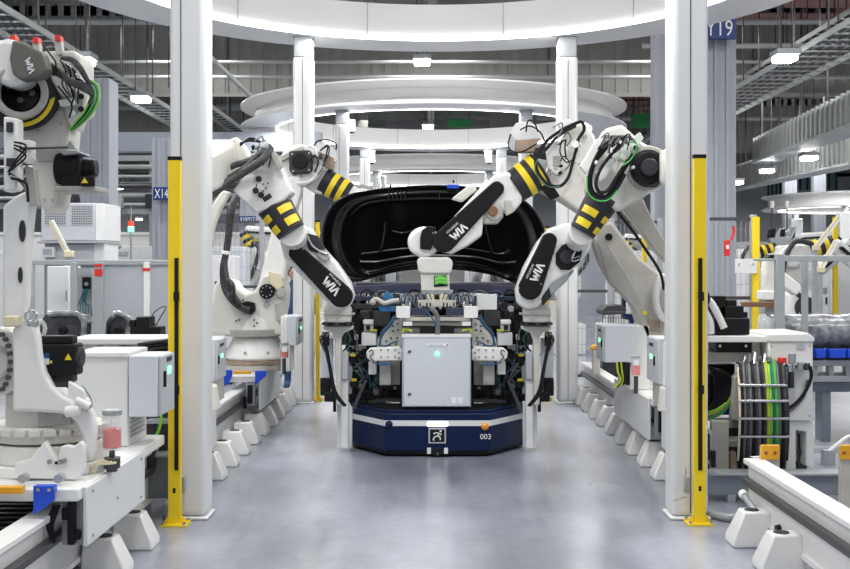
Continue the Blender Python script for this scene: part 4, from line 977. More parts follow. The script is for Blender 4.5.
# ---------------------------------------------------------------- robot E: right, round dark elbow motor beside the near right pillar
R5 = T('industrial_robot', 'white robot with large round dark motor beside near right pillar, reaching to right tool column', 'robot', (1.99, 8.55, .61), 'articulated robots')
bx = 1.95
m = MB(); m.cyl((bx, 8.55, .612), (bx, 8.55, .80), .19, .17, 36); m.put('base', 'robot', R5, .01)
m = MB(); m.cyl((bx, 8.55, .80), (bx, 8.55, 1.15), .15, .14, 36); m.put('turret', 'robotwhite', R5, .02)
m = MB(); m.poly3([V((bx-.11, 8.45, 1.1)), V((bx+.12, 8.45, 1.1)), V((bx+.10, 8.45, 2.5)), V((bx-.1, 8.45, 2.5))], (0, .26, 0)); m.put('lower_arm', 'robot', R5, .03)
d = 9.2; k = d/F
m = MB(); m.bar((bx, 8.72, 2.52), P(674, 168, d+.15), .26, .30); m.put('elbow_arm', 'robot', R5, .05)
MB().pcyl(647, 169, 24, d+.0, .24, 40).put('elbow_housing', 'robotwhite', R5, .02, 3)
MB().ring(P(648, 168, d-.06), P(648, 168, d+.02), 22*k, 17.5*k, 40).put('elbow_ring', 'beige', R5, .008)
MB().pcyl(649, 168, 17.8, d-.10, .12, 32).put('elbow_motor', 'black', R5, .02, 3)
MB().pcyl(650, 167, 9, d-.14, .06, 28).put('motor_cap', 'darkgrey', R5, .012)
for qn in range(3): MB().ptube([(636, 180-qn*2), (644, 186-qn), (656, 184+qn), (662, 176)], d-.13, 1.0).put('motor_cable', 'black', R5)
MB().slab([(588, 182), (596, 150), (606, 128), (622, 124), (640, 140), (656, 150), (655, 190), (640, 200), (618, 212), (602, 200), (588, 192)], d+.0, .28).put('forearm_housing', 'robot', R5, .03, 3)
MB().slab([(580, 166), (596, 140), (604, 134), (607, 142), (594, 166), (586, 174)], d-.12, .08).put('white_guard', 'robotwhite', R5, .008)
MB().slab([(596, 172), (612, 154), (618, 158), (606, 178), (600, 182)], d-.14, .06).put('white_plate', 'robotwhite', R5, .006)
MB().slab([(618, 148), (640, 132), (644, 138), (628, 160), (620, 160)], d-.10, .05).put('green_guard', 'paleguard', R5, .005)
MB().slab([(620, 162), (630, 166), (626, 176), (618, 170)], d-.18, .08).put('hose_bracket', 'robotwhite', R5, .006)
for qn, pts in enumerate(([(618, 140), (606, 148), (594, 164), (590, 182), (594, 194), (604, 198), (614, 188), (622, 172), (632, 156), (636, 146)],
                        [(612, 138), (600, 150), (592, 166), (588, 184), (593, 196), (604, 200), (616, 190), (625, 174)],
                        [(620, 144), (610, 156), (600, 170), (596, 184), (600, 192), (608, 190), (616, 178), (628, 160)])):
    MB().ptube(pts, d-.20-.02*qn, (2.3, 1.6, 1.8)[qn], 10, 7).put('dress_hose', 'black', R5)
for qn, pts in enumerate(([(587, 176), (588, 192), (596, 200), (608, 200), (618, 190)], [(622, 166), (632, 158), (637, 144), (630, 142)])): MB().ptube(pts, d-.27, .7).put('green_hose', 'green', R5)
for qn in range(8):
    xx = 598+qn*3.4; MB().ptube([(xx, 150-qn % 3*3), (xx+5, 142-qn % 2*4), (xx+8, 136), (xx+14, 140+qn % 3*3)], d-.2-.01*qn, 1.2).put('thin_hose', ('black', 'hosegrey')[qn % 2], R5)
p, q = P(603.5, 198, d+.13), P(582, 232, d+.13)
MB().cyl(p, q, 18*k, 13.6*k, 36).put('striped_collar', 'collar', R5, .006)
MB().cyl(p-(q-p)*.02, p+(q-p)*.10, 19.0*k, 18.6*k, 36).put('collar_ring', 'darkgrey', R5, .003)
stripes4(R5, p, q, 18*k, 13.6*k, a_list=((-1.3, -.62), (-.12, .95)), ts=((.40, .58), (.72, .90)))
da = 9.9; ka = da/F
arm = [(568, 222), (576, 228), (594, 237), (589, 252), (580, 264), (568, 274), (552, 284), (543, 296), (538, 308), (526, 310), (518, 304), (516, 290), (524, 268), (538, 242), (550, 228)]
MB().slab(arm, da, .24).put('wrist_arm', 'robotwhite', R5, .03, 3)
MB().cyl(q, P(576, 242, da+.12), 13.2*k, 12*k, 28).put('arm_neck', 'robotwhite', R5, .006)
MB().slab(capsule((549.5, 240.5), 7.8, (530.5, 288), 11.8, 12), da-.05, .07).put('arm_cover', 'cover', R5, .014, 3)
px_bolts([(542, 234), (556, 246), (525, 262), (551, 262), (541, 284), (519, 288)], .8, da-.054, R5, 'metal', 'screw', .01)
wia(P(537.5, 272, da-.053), 65, 9.8*ka, R5)
m = MB(); m.slab([(556, 264), (556, 254), (562, 245), (568, 243), (583, 249), (580, 262), (570, 270), (561, 270)], da-.03, .08); m.put('wrist_opening', 'black', R5, .012)
MB().pcyl(567, 257, 7, da-.05, .06, 24).put('wrist_motor', 'darkgrey', R5, .01)
for qn in range(2): MB().ptube([(576, 250), (572, 258+qn*3), (580, 256+qn*3)], da-.05, .9).put('silver_hose', 'metal', R5)
MB().slab([(548, 284), (575, 270), (566, 282), (551, 296)], da+.02, .12).put('wrist_fin', 'steelgrey', R5, .01)
MB().slab([(541, 290), (551, 282), (552, 296), (543, 306)], da+.04, .1).put('wrist_gap', 'darkgrey', R5, .01)
tool_head(536.5, 10.05, 1, R5)
m = MB(); m.slab([(617, 202), (628, 190), (640, 192), (652, 218), (668, 246), (668, 264), (658, 254), (640, 230), (622, 208)], d+.35, .14); m.put('parallel_link', 'beige', R5, .012)
m = MB(); m.ptube([(616, 210), (632, 230), (646, 250), (660, 272), (664, 290)], d+.33, 1.5); m.put('link_hose', 'black', R5)
rg = random.Random(5)
for (R, cxx, cyy, rx, ry, dd) in ((R4, 566, 150, 18, 24, 10.28), (R5, 612, 152, 20, 16, 8.98), (R2, 256, 150, 13, 9, 9.42), (R3, 318, 158, 9, 8, 11.95)):
    for q in range(12):
        x0 = cxx+rg.uniform(-rx, rx); y0 = cyy+rg.uniform(-ry, ry); w_ = rg.uniform(1.5, 4.5); h_ = rg.uniform(1.5, 4)
        MB().slab([(x0, y0), (x0+w_, y0-h_*.5), (x0+w_*1.4, y0+h_*.5), (x0+w_*.4, y0+h_)], dd+rg.uniform(-.05, .05), .05).put(rg.choice(('hose_clamp', 'bracket', 'connector')), rg.choice(('steelgrey', 'black', 'robotwhite', 'castgrey', 'metal', 'beige')), R, .003)
    for q in range(4):
        x0 = cxx+rg.uniform(-rx, rx*.6); y0 = cyy+rg.uniform(-ry, ry*.5)
        MB().ptube([(x0, y0), (x0+rg.uniform(2, 9), y0-5), (x0+rg.uniform(6, 12), y0+2), (x0+rg.uniform(2, 10), y0+rg.uniform(8, 16))], dd-.08, rg.uniform(.5, .9)).put('thin_hose', rg.choice(('black', 'hosegrey', 'black')), R)
# ================================================================== BLUE TRANSFER PLATFORM
A = T('transfer_platform', 'low navy blue automated platform with white stripe and number 003 in mid aisle', 'automated vehicle', (.06, 11, 0))
d = 10.0; xl, xr = X(385, d), X(490, d); wl, wr = -.80, .91; yc = 10.55; yb = 12.6
def plan(z0, z1, off=0, name='body', mt='navy', bev=.01):
    pts = [(xl-off*.4, d-off), (xr+off*.4, d-off), (wr+off, yc-off*.4), (wr+off, yb), (wl-off, yb), (wl-off, yc-off*.4)]
    return MB().poly3([V((x, y, z0)) for x, y in pts], (0, 0, z1-z0)).put(name, mt, A, bev)
plan(.055, .40, 0, 'body', 'navy', .012)
plan(.02, .055, -.03, 'skirt', 'black', .004)
plan(.285, .335, .004, 'white_stripe', 'cabinetwhite', 0)
plan(.40, .425, -.03, 'top_plate', 'navy', .004)
plan(.425, .435, -.06, 'deck', 'black', 0)
MB().pbox(427.5, 422, 447.5, 426.5, d-.012, .015).put('light_bar', 'ledwhite', A, .003)
m = MB(); m.pbox(428.5, 428, 446, 443.5, d-.012, .014); o = m.put('badge', 'cabinet', A, .002)
MB().pbox(430, 429.5, 444.5, 442, d-.015, .004).put('badge_face', 'black', A)
# running figure pictogram
o = None
m = MB(); kk = d/F; c = P(437.3, 435.8, d-.0155)
strokes(m, [((-.9, -.75), (-.45, -.15)), ((-.45, -.15), (.15, .0)), ((.15, 0), (.35, .55)), ((-.8, .45), (-.15, .62)), ((-.15, .62), (.35, .5)), ((.1, -.1), (.55, -.2)), ((.55, -.2), (.6, -.85)), ((.4, .5), (.85, .2)), ((-.6, -.9), (-.9, -.75))], .25, c, (1, 0, 0), (0, 0, 1), .045)
m.sph(c+V((.030, -.002, .042)), .011, 10, (1, .2, 1)); m.put('pictogram', 'printwhite', A)
m = MB(); m.text('003', 7.6*kk, P(485.5, 436.5, d-.004), (1, 0, 0), (0, 0, 1)); m.put('number', 'printwhite', A)
MB().sph(P(485, 426.5, d-.01), .035, 16, (1, .7, 1)).put('amber_lamp', 'amber', A)
MB().sph(P(389, 424.5, d-.01), .035, 16, (1, .8, 1)).put('blue_knob', 'navy', A)
MB().pbox(385.5, 422, 389, 427, d-.02, .03).put('knob_bracket', 'black', A, .003)
for x0 in (427, 444): MB().pbox(x0, 448, x0+4, 454, d-.015, .02).put('sensor_side', 'cabinetwhite', A, .003)
MB().pbox(431.5, 449, 443.5, 455.5, d-.006, .02).put('scanner', 'black', A, .004)
MB().sph(P(437.5, 454, d-.02), .014, 12).put('scanner_eye', 'darkmetal', A)
for (x, y) in ((xl+.15, 10.3), (xr-.15, 10.3), (xl-.1, 12.2), (xr+.1, 12.2)): MB().cyl((x-.03, y, .05), (x+.03, y, .05), .05, seg=18).put('caster', 'black', A)
for sx in (-1, 1):
    xx = (352 if sx < 0 else 523); 
    MB().box((X(xx, 10.4)-sx*.03, 10.50, .2), (.05, .03, .16), rz=0).put('side_hatch', 'navy', A, .003)

# ================================================================== ASSEMBLY FIXTURE ON THE PLATFORM
FX = T('assembly_fixture', 'dense front module assembly fixture of clamps, hoses and cylinders on the blue platform', 'fixture', (.06, 10.6, .43))
def mir(x, s): return x if s < 0 else 874-x
def mp(pts, s): return [(mir(p[0], s),)+tuple(p[1:]) for p in pts]
def fb(x0, y0, x1, y1, d, th, s, name, mt, bev=.004):
    a, b = mir(x0, s), mir(x1, s); return MB().pbox(min(a, b), y0, max(a, b), y1, d, th).put(name, mt, FX, bev)
for s in (-1, 1):
    # white legs and T columns carrying the robot tools
    a, b = (337, 352) if s < 0 else (523, 537)
    MB().slab([(a, 404), (a+2 if s < 0 else a, 402), ((b-4) if s < 0 else b-2, 402), (b, 408 if s < 0 else 404), (b, 448), (a, 448)], 10.32, .08).put('leg_plate', 'cabinetwhite', FX, .006)
    cx = 338 if s < 0 else 536.5; u = 1 if s < 0 else -1
    d = 10.1
    top = [(cx-15, 326), (cx+15, 326), (cx+15, 329), (cx+6, 333), (cx+3, 338), (cx+3, 405), (cx-2, 405), (cx-3, 340), (cx-6, 333), (cx-15, 329)]
    MB().slab(top, d+.05, .12).put('tool_column', 'robot', FX, .008)
    fb(341, 380, 348, 448, 10.25, .06, s, 'column_brace', 'cabinetwhite')
    fb(320.5, 338, 333, 378, 10.30, .05, s, 'side_plate', 'cabinetlight', .006)
    fb(322, 332, 329, 346, 10.22, .05, s, 'valve_block', 'black', .006)
    fb(339, 332, 346, 345, 10.25, .08, s, 'actuator', 'darkgrey', .008)
    fb(341, 352, 348, 380, 10.22, .07, s, 'grey_cylinder', 'cabinet', .012)
    fb(320, 378, 330, 396, 10.28, .1, s, 'dark_motor', 'black', .012)
    fb(324, 392, 334, 402, 10.24, .1, s, 'dark_motor', 'black', .012)
    fb(333, 396, 336, 412, 10.26, .04, s, 'pin_stop', 'black', .003)
    for q in range(4):
        MB().ptube(mp([(322+q, 336), (326+q*.6, 352), (330+q*.5, 372), (333+q, 392), (344+q*.7, 406)], s), 10.08-.02*q, 1.1).put('black_cable', 'black', FX)
    for q in range(3):
        MB().ptube(mp([(325+q*2, 333), (320+q, 338+q*2), (323, 348), (329, 352+q*3)], s), 10.1-.02*q, .8).put('thin_cable', ('hosegrey', 'black')[q % 2], FX)
    # frame uprights and cross pieces
    for (x0, y0, x1, y1, dd, th, nm, mt) in (
        (349, 305, 354, 418, 10.75, .08, 'upright', 'black'), (356, 300, 360, 418, 11.0, .08, 'upright', 'darkgrey'), (394, 330, 398, 418, 10.9, .08, 'upright', 'black'),
        (340, 304, 402, 309, 10.9, .10, 'cross_beam', 'darkgrey'), (345, 345, 366, 349, 10.7, .08, 'cross_beam', 'steelgrey'), (345, 332, 362, 345, 10.85, .25, 'gearbox', 'black'),
        (344, 353, 357, 358, 10.5, .10, 'cross_beam', 'cabinet'), (342, 362, 350, 378, 10.5, .12, 'grey_cylinder', 'cabinet'), (346, 366, 352, 394, 10.45, .10, 'silver_cylinder', 'steelgrey'),
        (350, 356, 366, 372, 10.8, .2, 'gearbox', 'darkgrey'), (356, 372, 372, 396, 10.9, .2, 'gearbox', 'black'), (372, 376, 381, 400, 10.6, .15, 'blue_grey_actuator', 'crossnavy'),
        (368, 399, 402, 404, 10.5, .2, 'cross_beam', 'darkmetal'), (376, 392, 398, 396, 10.65, .08, 'cross_beam', 'black'),
        (361.5, 333, 376, 345.5, 10.30, .18, 'white_box', 'cabinetwhite'), (363, 320, 373, 324, 10.32, .12, 'clamp_cap', 'robotwhite'), (364, 324, 373, 331, 10.34, .1, 'clamp_body', 'beige'),
        (366, 325.5, 370, 330, 10.325, .02, 'clamp_bore', 'black'), (370, 329.5, 377, 331.5, 10.28, .05, 'yellow_clip', 'limeyellow'),
        (368.5, 362, 376.5, 374.5, 10.25, .12, 'white_block', 'robotwhite'), (379.5, 358, 391, 385, 10.22, .12, 'beige_post', 'castgrey'), (391, 360, 400, 385, 10.4, .1, 'beige_post', 'beige'),
        (396, 306.5, 410, 318, 10.18, .14, 'white_block', 'robotwhite'), (373.5, 311, 390, 326, 10.5, .12, 'valve_terminal', 'darkgrey'),
        (410, 308, 428, 315.5, 10.24, .1, 'blue_black_manifold', 'crossnavy'), (405, 317.5, 437, 321, 10.2, .1, 'rail_bar', 'beige'), (404, 322.5, 437, 326, 10.26, .1, 'rail_bar', 'castgrey'),
        (402, 328, 437, 334.5, 10.3, .12, 'back_bar', 'steelgrey'), (420, 326.5, 437, 334, 10.24, .12, 'black_sled', 'black'), (403, 322, 412, 326, 10.16, .05, 'clip_plate', 'cabinetwhite'),
        (400, 294, 424, 302, 10.5, .08, 'fitting_row', 'steelgrey'), (418, 300, 437, 307, 10.3, .12, 'guide_block', 'beige'), (427, 294, 433, 301, 10.35, .08, 'guide_pin_block', 'gold')):
        fb(x0, y0, x1, y1, dd, th, s, nm, mt)
    for (x, y, w_) in ((403, 330, 3),): MB().ptube(mp([(402, 333), (405, 329), (412, 331)], s), 10.2, 1.2).put('yellow_hose', 'limeyellow', FX)
    rg = random.Random(11)
    for q in range(46):      # the many small clamps, sensors and valves between the beams
        x0 = rg.uniform(345, 398); y0 = rg.uniform(310, 400); w_ = rg.uniform(2, 6.5); h_ = rg.uniform(2, 7)
        if 360 < x0 < 378 and 330 < y0 < 346: y0 += 22
        fb(x0, y0, x0+w_, y0+h_, rg.uniform(10.5, 10.68), .05, s, rg.choice(('clamp', 'sensor', 'valve', 'bracket')), rg.choice(('darkgrey', 'black', 'castgrey', 'steelgrey', 'beige', 'darkmetal', 'cabinetwhite', 'crossnavy')), .003)
    for q in range(14):
        x0 = rg.uniform(346, 385); y0 = rg.uniform(312, 380)
        MB().ptube(mp([(x0, y0), (x0+rg.uniform(-5, 8), y0+8), (x0+rg.uniform(-4, 10), y0+16), (x0+rg.uniform(0, 12), y0+rg.uniform(16, 30))], s), 10.46, rg.uniform(.5, 1.0)).put('hose', rg.choice(('black', 'hosegrey', 'hoseblue', 'black', 'teal')), FX)
    for q in range(10):
        x0 = 402+q*3.4; fb(x0, rg.uniform(302, 306), x0+2.2, 309, 10.3, .05, s, 'solenoid', rg.choice(('steelgrey', 'black', 'castgrey', 'darkmetal')), .003)
    # perforated beige plates
    MB().slab(mp([(390, 322), (402, 318), (402, 346), (396, 352), (376, 350), (378, 338)], s), 10.38, .05).put('perforated_plate', 'robot', FX, .004)
    for (x, y) in ((393, 326), (398, 324), (393, 331), (398, 330), (386, 341), (391, 338), (397, 338), (384, 346), (390, 346), (396, 344)): MB().pcyl(mir(x, s), y, 1.0, 10.372, .01, 8).put('plate_hole', 'darkgrey', FX)
    MB().slab(mp([(370, 348), (400, 346.5), (402, 350), (402, 360.5), (372, 361.5), (367, 358), (366, 352)], s), 10.12, .10).put('clamp_arm', 'robotwhite', FX, .01)
    for (x, y) in ((381, 350), (381, 357), (388, 350), (395, 350), (388, 357), (395, 357), (399, 353), (399, 358)): MB().pcyl(mir(x, s), y, 1.0, 10.112, .01, 8).put('arm_hole', 'tan', FX)
    MB().ptube(mp([(369, 352), (372, 350), (373, 354), (370, 357), (374, 361)], s), 10.10, .5).put('thin_cable', 'black', FX)
    for q in range(3): MB().ptube(mp([(396-q, 316), (391-q, 325), (383-q, 334), (378.5+q, 346)], s), 10.16-.02*q, 1.0).put('blue_hose', ('hoseblue', 'hosegrey', 'hoseblue')[q], FX)
    MB().ptube(mp([(378, 345), (386, 346), (392, 343), (398, 341)], s), 10.16, .9).put('blue_hose', 'hoseblue', FX)
    for q in range(3): MB().ptube(mp([(372, 362), (378, 364), (386, 363+q), (392, 365)], s), 10.1, .6).put('blue_hose', 'hoseblue', FX)
    for q in range(7):
        x0 = 401+q*3.6; MB().ptube(mp([(x0, 304), (x0+1, 297-q % 3), (x0+6, 293+q % 2*2), (x0+9, 300)], s), 10.4-.015*q, .6).put('air_line', ('hoseblue', 'black', 'hosegrey')[q % 3], FX)
    for q in range(6): MB().pcyl(mir(403+q*4, s), 300+(q % 2)*4, 1.9, 10.42, .06, 12).put('fitting', ('metal', 'steelgrey')[q % 2], FX, .002)
    # rollers with yellow hubs
    for (x, y) in ((353, 359), (354, 384)):
        MB().pcyl(mir(x, s), y, 4.5, 10.42, .05, 18).put('roller', 'black', FX, .006)
        MB().pbox(mir(x, s)-2.5, y-5, mir(x, s)+2.5, y-2.5, 10.40, .05).put('yellow_tag', 'stripe', FX, .004)
    for q in range(5): MB().ptube(mp([(348+q*2, 384+q), (352+q*3, 394), (362+q*2, 400), (368+q*3, 392+q)], s), 10.5, .8).put('low_cable', 'black', FX)
    for q in range(4): fb(373+q*.01, 378+q*5, 377, 381+q*5, 10.58, .05, s, 'actuator_rib', 'hosegrey', .002)
    m = MB(); m.bar(P(mir(352, s), 412, 10.4), P(mir(366, s), 380, 10.4), .03); m.put('gas_spring', 'darkmetal', FX)
    m = MB(); m.cyl(P(mir(386, s), 404, 10.5), P(mir(400, s), 404, 10.5), .03, seg=12); m.put('shaft', 'metal', FX)
    fb(345, 404, 402, 416, 10.7, .5, s, 'base_plate', 'black', .006)
    fb(360, 310, 372, 322, 10.8, .3, s, 'headlamp_bracket', 'darkgrey', .02)
    for q in range(3): MB().ptube(mp([(344+q*5, 318+q), (352+q*3, 322), (360, 318-q*2), (366, 322)], s), 10.7, .9).put('wiring_loom', 'black', FX)
    m = MB(); m.bb(X(mir(345, s), 10.8)-.03, X(mir(345, s), 10.8)+.03, 10.8, 12.4, .43, .50); m.put('skid_rail', 'darkgrey', FX, .005)
MB().pbox(402, 316, 471, 326, 10.45, .12).put('back_beam', 'castgrey', FX, .004)
MB().pbox(396, 336, 478, 408, 10.6, .3).put('rear_block', 'black', FX, .01)
MB().ptube([(429, 308), (434, 311), (437.5, 318), (437.5, 336)], 10.1, 2.4, 12).put('grey_conduit', 'hosegrey', FX)
MB().ptube([(426, 310), (430, 315), (434, 321), (436, 326)], 10.08, .8).put('teal_line', 'hoseblue', FX)
for x in (427, 433, 441, 447): MB().cyl(P(x, 306, 10.38), P(x, 290, 10.38), .014, seg=10).put('guide_pin', 'gold', FX)
MB().pbox(421, 290, 453, 294, 10.36, .2).put('docking_plate', 'steelgrey', FX, .004)
for q in range(8): MB().ptube([(405+q*8, 409), (408+q*8, 413+q % 2*2), (413+q*8, 409)], 10.2, .7).put('under_cable', 'black', FX)
for q in range(6): MB().pbox(408+q*10, 409, 411+q*10, 414, 10.2, .05).put('cable_gland', ('darkmetal', 'teal')[q % 2], FX, .002)
# left-only things of the fixture
MB().sph(P(388, 299, 10.3), .05, 14, (1, .6, 1.1)).put('blue_cloth_bundle', 'clothblue', FX)
MB().slab([(383, 294), (387, 291), (394, 297), (391, 304), (384, 303)], 10.22, .06).put('blue_cap', 'clothblue', FX, .012)
MB().slab([(378, 306), (396, 306), (395, 312), (380, 312)], 10.2, .1).put('blue_cover', 'clothblue', FX, .012)
MB().ptube([(371, 303), (376, 299), (384, 303), (392, 301), (399, 300)], 10.18, 2.2).put('beige_sleeve', 'beige', FX)
MB().sph(P(373, 302, 10.18), .03, 12).put('sleeve_end', 'beige', FX)
# right-only: pale grey box
MB().pbox(477, 294.5, 497, 310, 10.5, .15).put('grey_unit', 'cabinetwhite', FX, .006)
MB().pbox(480, 310, 495, 324, 10.55, .12).put('finned_unit', 'darkgrey', FX, .006)
for q in range(5): MB().pbox(481+q*3, 311, 482+q*3, 323, 10.54, .012).put('fin', 'hosegrey', FX)
for (x, y) in ((504, 305), (511, 309), (507, 314)): MB().pcyl(x, y, 3.2, 10.5, .1, 14).put('lamp_capsule', ('steelgrey', 'orange', 'black')[int(y) % 3], FX, .006)

# grey cabinet with green lamp at the front of the fixture
CB = T('control_cabinet', 'flat grey square cabinet with green lamp, front centre above the blue platform', 'cabinet', P(437, 407, 10.1))
d = 10.02
MB().pbox(402, 336, 471, 407, d+.02, .16).put('cabinet_body', 'cabinet', CB, .006)
MB().pbox(403.5, 338, 470, 406.5, d, .022).put('door', 'cabinetlight', CB, .008)
MB().pbox(401.5, 335, 471.5, 337.8, d-.004, .2).put('rain_lip', 'cabinetwhite', CB, .003)
MB().pcyl(437.2, 354, 2.0, d-.01, .012, 16).put('green_lamp', 'ledgreen', CB)
MB().pbox(427, 343.8, 449, 346.2, d-.004, .004).put('name_strip', 'printwhite', CB)
for q in range(7): MB().pbox(428.5+q*2.2, 344.5, 430+q*2.2, 345.5, d-.006, .002).put('strip_mark', 'steelgrey', CB)
MB().pcyl(447, 345, .8, d-.007, .003, 8).put('strip_symbol', 'darkgrey', CB)
for yy in (350.5, 393): MB().pbox(408, yy, 411, yy+2.4, d-.01, .012).put('latch', 'darkmetal', CB, .002)
for xx in (451.5, 458): MB().pbox(xx, 397.5, xx+5, 403.5, d-.003, .003).put('sticker', 'printwhite', CB)
for xx in (410, 463):
    MB().bb(X(xx, 10.2), X(xx+2, 10.2), 10.15, 10.5, Z(404, 10.2), Z(398, 10.2)).put('mount', 'darkmetal', CB)
    MB().bb(X(xx, 10.2), X(xx+2, 10.2), 10.18, 10.24, .43, Z(406, 10.2)).put('mount_leg', 'black', CB)

# ================================================================== CAR WITH RAISED HOOD
CAR = T('car', 'black car front with its hood raised, on the platform behind the fixture', 'car', (.06, 12.4, .5))
cx = .055
oc = [(349, 284), (337, 277), (327, 263), (321.5, 249), (320.5, 238), (322.5, 222), (329, 206), (341, 196), (360, 190.5), (384, 187.5), (410, 185.5), (437, 184.5), (464, 185.5), (493, 188), (517, 194), (534, 206), (545, 226), (549, 244), (547, 263), (538, 279), (526, 290), (512, 282), (494, 275), (466, 270.5), (437, 268.5), (408, 270), (384, 274.5), (364, 281)]
cc = (436, 236)
def hd(x, y):   # the hood leans: lip at the top is nearer than the hinge edge
    return 11.45+(y-185)*.0065
def loop(s, dz):
    out = []
    for (x, y) in oc:
        X_, Y_ = cc[0]+(x-cc[0])*s, cc[1]+(y-cc[1])*s
        out.append(P(X_, Y_, hd(X_, Y_)+dz))
    return out
m = MB(); L_ = []
for (s, dz) in ((.985, .10), (1.0, .05), (1.0, .0), (.985, -.02), (.965, -.015), (.93, .03), (.90, .045), (.86, .02), (.82, .01), (.76, .06), (.70, .075), (.55, .08), (.3, .085)):
    L_.append([m.bm.verts.new(p) for p in loop(s, dz)])
n = len(oc)
for a, b in zip(L_, L_[1:]):
    for i in range(n): m._f([a[i], a[(i+1) % n], b[(i+1) % n], b[i]])
m._f(L_[-1]); m._f(L_[0][::-1])
hood = m.put('hood', 'blackgloss', CAR); 
sub = hood.modifiers.new('smooth', 'SUBSURF'); sub.levels = 2; sub.render_levels = 2
for e in hood.data.edges: e.use_edge_sharp = False
def hrib(pts, r, nm='hood_rib', mt='blackgloss'): MB().tube([P(x, y, hd(x, y)+.055) for x, y in pts], r, 10, 6).put(nm, mt, CAR)
hrib([(352, 214), (364, 204), (384, 200), (410, 198.5), (437, 198), (464, 199), (490, 202)], .028)
hrib([(360, 262), (378, 262), (400, 258), (420, 256), (450, 256), (478, 258), (500, 263), (516, 262)], .025)
hrib([(386, 222), (384, 240), (380, 252)], .02); hrib([(484, 222), (488, 240), (492, 252)], .02)
hrib([(362, 254), (378, 252), (392, 250), (415, 248), (437, 247), (460, 248), (482, 251), (500, 254), (510, 250)], .018)
hrib([(330, 246), (336, 228), (350, 212)], .016); hrib([(540, 252), (534, 232), (520, 214)], .016)
hrib([(392, 231), (402, 233), (412, 231)], .012)
for q in range(8): MB().pbox(388+q*4.2+(30 if q > 4 else 0)+(14 if q > 5 else 0), 190, 388.9+q*4.2+(30 if q > 4 else 0)+(14 if q > 5 else 0), 200, 11.44, .05).put('hood_slot', 'black', CAR)
MB().pbox(447, 184.5, 459, 188.5, 11.36, .08).put('blue_gripper_pad', 'blue', CAR, .006)
MB().cyl(P(453.5, 183, 11.36), P(453.5, 180, 11.36), .01, seg=8).put('pad_pin', 'darkgrey', CAR)
MB().cyl(P(390.5, 188, 11.36), P(390.5, 184.5, 11.36), .012, seg=8).put('hood_pin', 'black', CAR)
# upper cross member and nose structure
MB().slab([(345, 291), (350, 286), (400, 283.5), (437, 283), (474, 283.5), (524, 286), (530, 291), (524, 294), (437, 292), (350, 294)], 11.15, .10).put('cross_member', 'purple', CAR, .008)
MB().slab([(345, 297), (437, 295), (530, 297), (530, 301), (437, 300), (345, 301)], 11.1, .06).put('bumper_beam', 'crossnavy', CAR, .006)
MB().bb(-.86, .97, 11.35, 12.2, .55, 1.33).put('engine_bay', 'black', CAR, .05)
for sx in (-1, 1):
    x0 = cx+sx*.93
    m = MB(); m.poly3([V((x0, 11.3, .75)), V((x0, 11.5, 1.2)), V((x0, 12.6, 1.38)), V((x0, 14.6, 1.42)), V((x0, 15.4, 1.3)), V((x0, 15.5, .6)), V((x0, 11.4, .55))], (-sx*.12, 0, 0)); m.put('body_side', 'blackgloss', CAR, .03)
    MB().slab([(cx*0+mir(352, sx), 296), (mir(366, sx), 297), (mir(364, sx), 306), (mir(350, sx), 306)], 11.2, .2).put('headlight_frame', 'darkgrey', CAR, .01)
MB().bb(cx-.9, cx+.9, 12.5, 15.4, .56, 1.28).put('body_shell', 'blackgloss', CAR, .06)
for sx in (-1, 1):
    MB().tube([(cx+sx*.80, 12.7, 1.28), (cx+sx*.74, 13.2, 1.55), (cx+sx*.68, 13.7, 1.72), (cx+sx*.68, 14.6, 1.74), (cx+sx*.78, 15.3, 1.36)], .045, 10).put('roof_pillar', 'blackgloss', CAR)
MB().bb(cx-.68, cx+.68, 13.8, 14.6, 1.72, 1.75).put('roof', 'blackgloss', CAR, .012)
for (a, b) in ((352, 404), (470, 522)):
    m = MB(); m.slab([(a, 292), (a+4, 276), (a+10, 264), (b-12, 262), (b-4, 272), (b, 292)], 13.5, .16); m.put('wrapped_seat', 'plastic', CAR, .04, 3)
    m = MB(); m.slab([(a+8, 292), (a+14, 272), (a+22, 268), (a+20, 292)], 13.4, .06); m.put('film_fold', 'ringwhite', CAR, .02)
    m = MB(); m.slab([(b-20, 292), (b-18, 270), (b-8, 272), (b-10, 292)], 13.42, .06); m.put('film_fold', 'cabinetlight', CAR, .02)
MB().pbox(356, 282, 518, 290, 12.9, .3).put('dashboard', 'darkgrey', CAR, .03)
for (y) in (11.9, 14.6):
    for sx in (-1, 1): MB().cyl((cx+sx*.92, y, .60), (cx+sx*.72, y, .60), .30, seg=32).put('wheel', 'black', CAR, .03)
for q in range(10): MB().ptube([(360+q*16, 296), (364+q*16, 290+q % 3), (372+q*16, 292), (378+q*16, 300)], 11.05, .8).put('engine_hose', ('black', 'hosegrey', 'hoseblue')[q % 3], CAR)
for q in range(9): MB().pbox(352+q*19, 300-q % 3*3, 366+q*19, 312, 11.2+.03*(q % 2), .12).put('engine_part', ('darkgrey', 'black', 'steelgrey', 'darkmetal')[q % 4], CAR, .01)
# car is carried by a long rear platform
RP = T('rear_skid', 'low dark skid frame under the black car behind the blue platform', 'skid', (.06, 14, 0))
for sx in (-1, 1): MB().bb(cx+sx*.62, cx+sx*.5, 12.65, 15.5, .0, .30).put('skid_rail', 'darkgrey', RP, .01)
for y in (12.9, 14.9): MB().bb(cx-.5, cx+.5, y, y+.1, .1, .25).put('skid_cross', 'darkgrey', RP, .01)
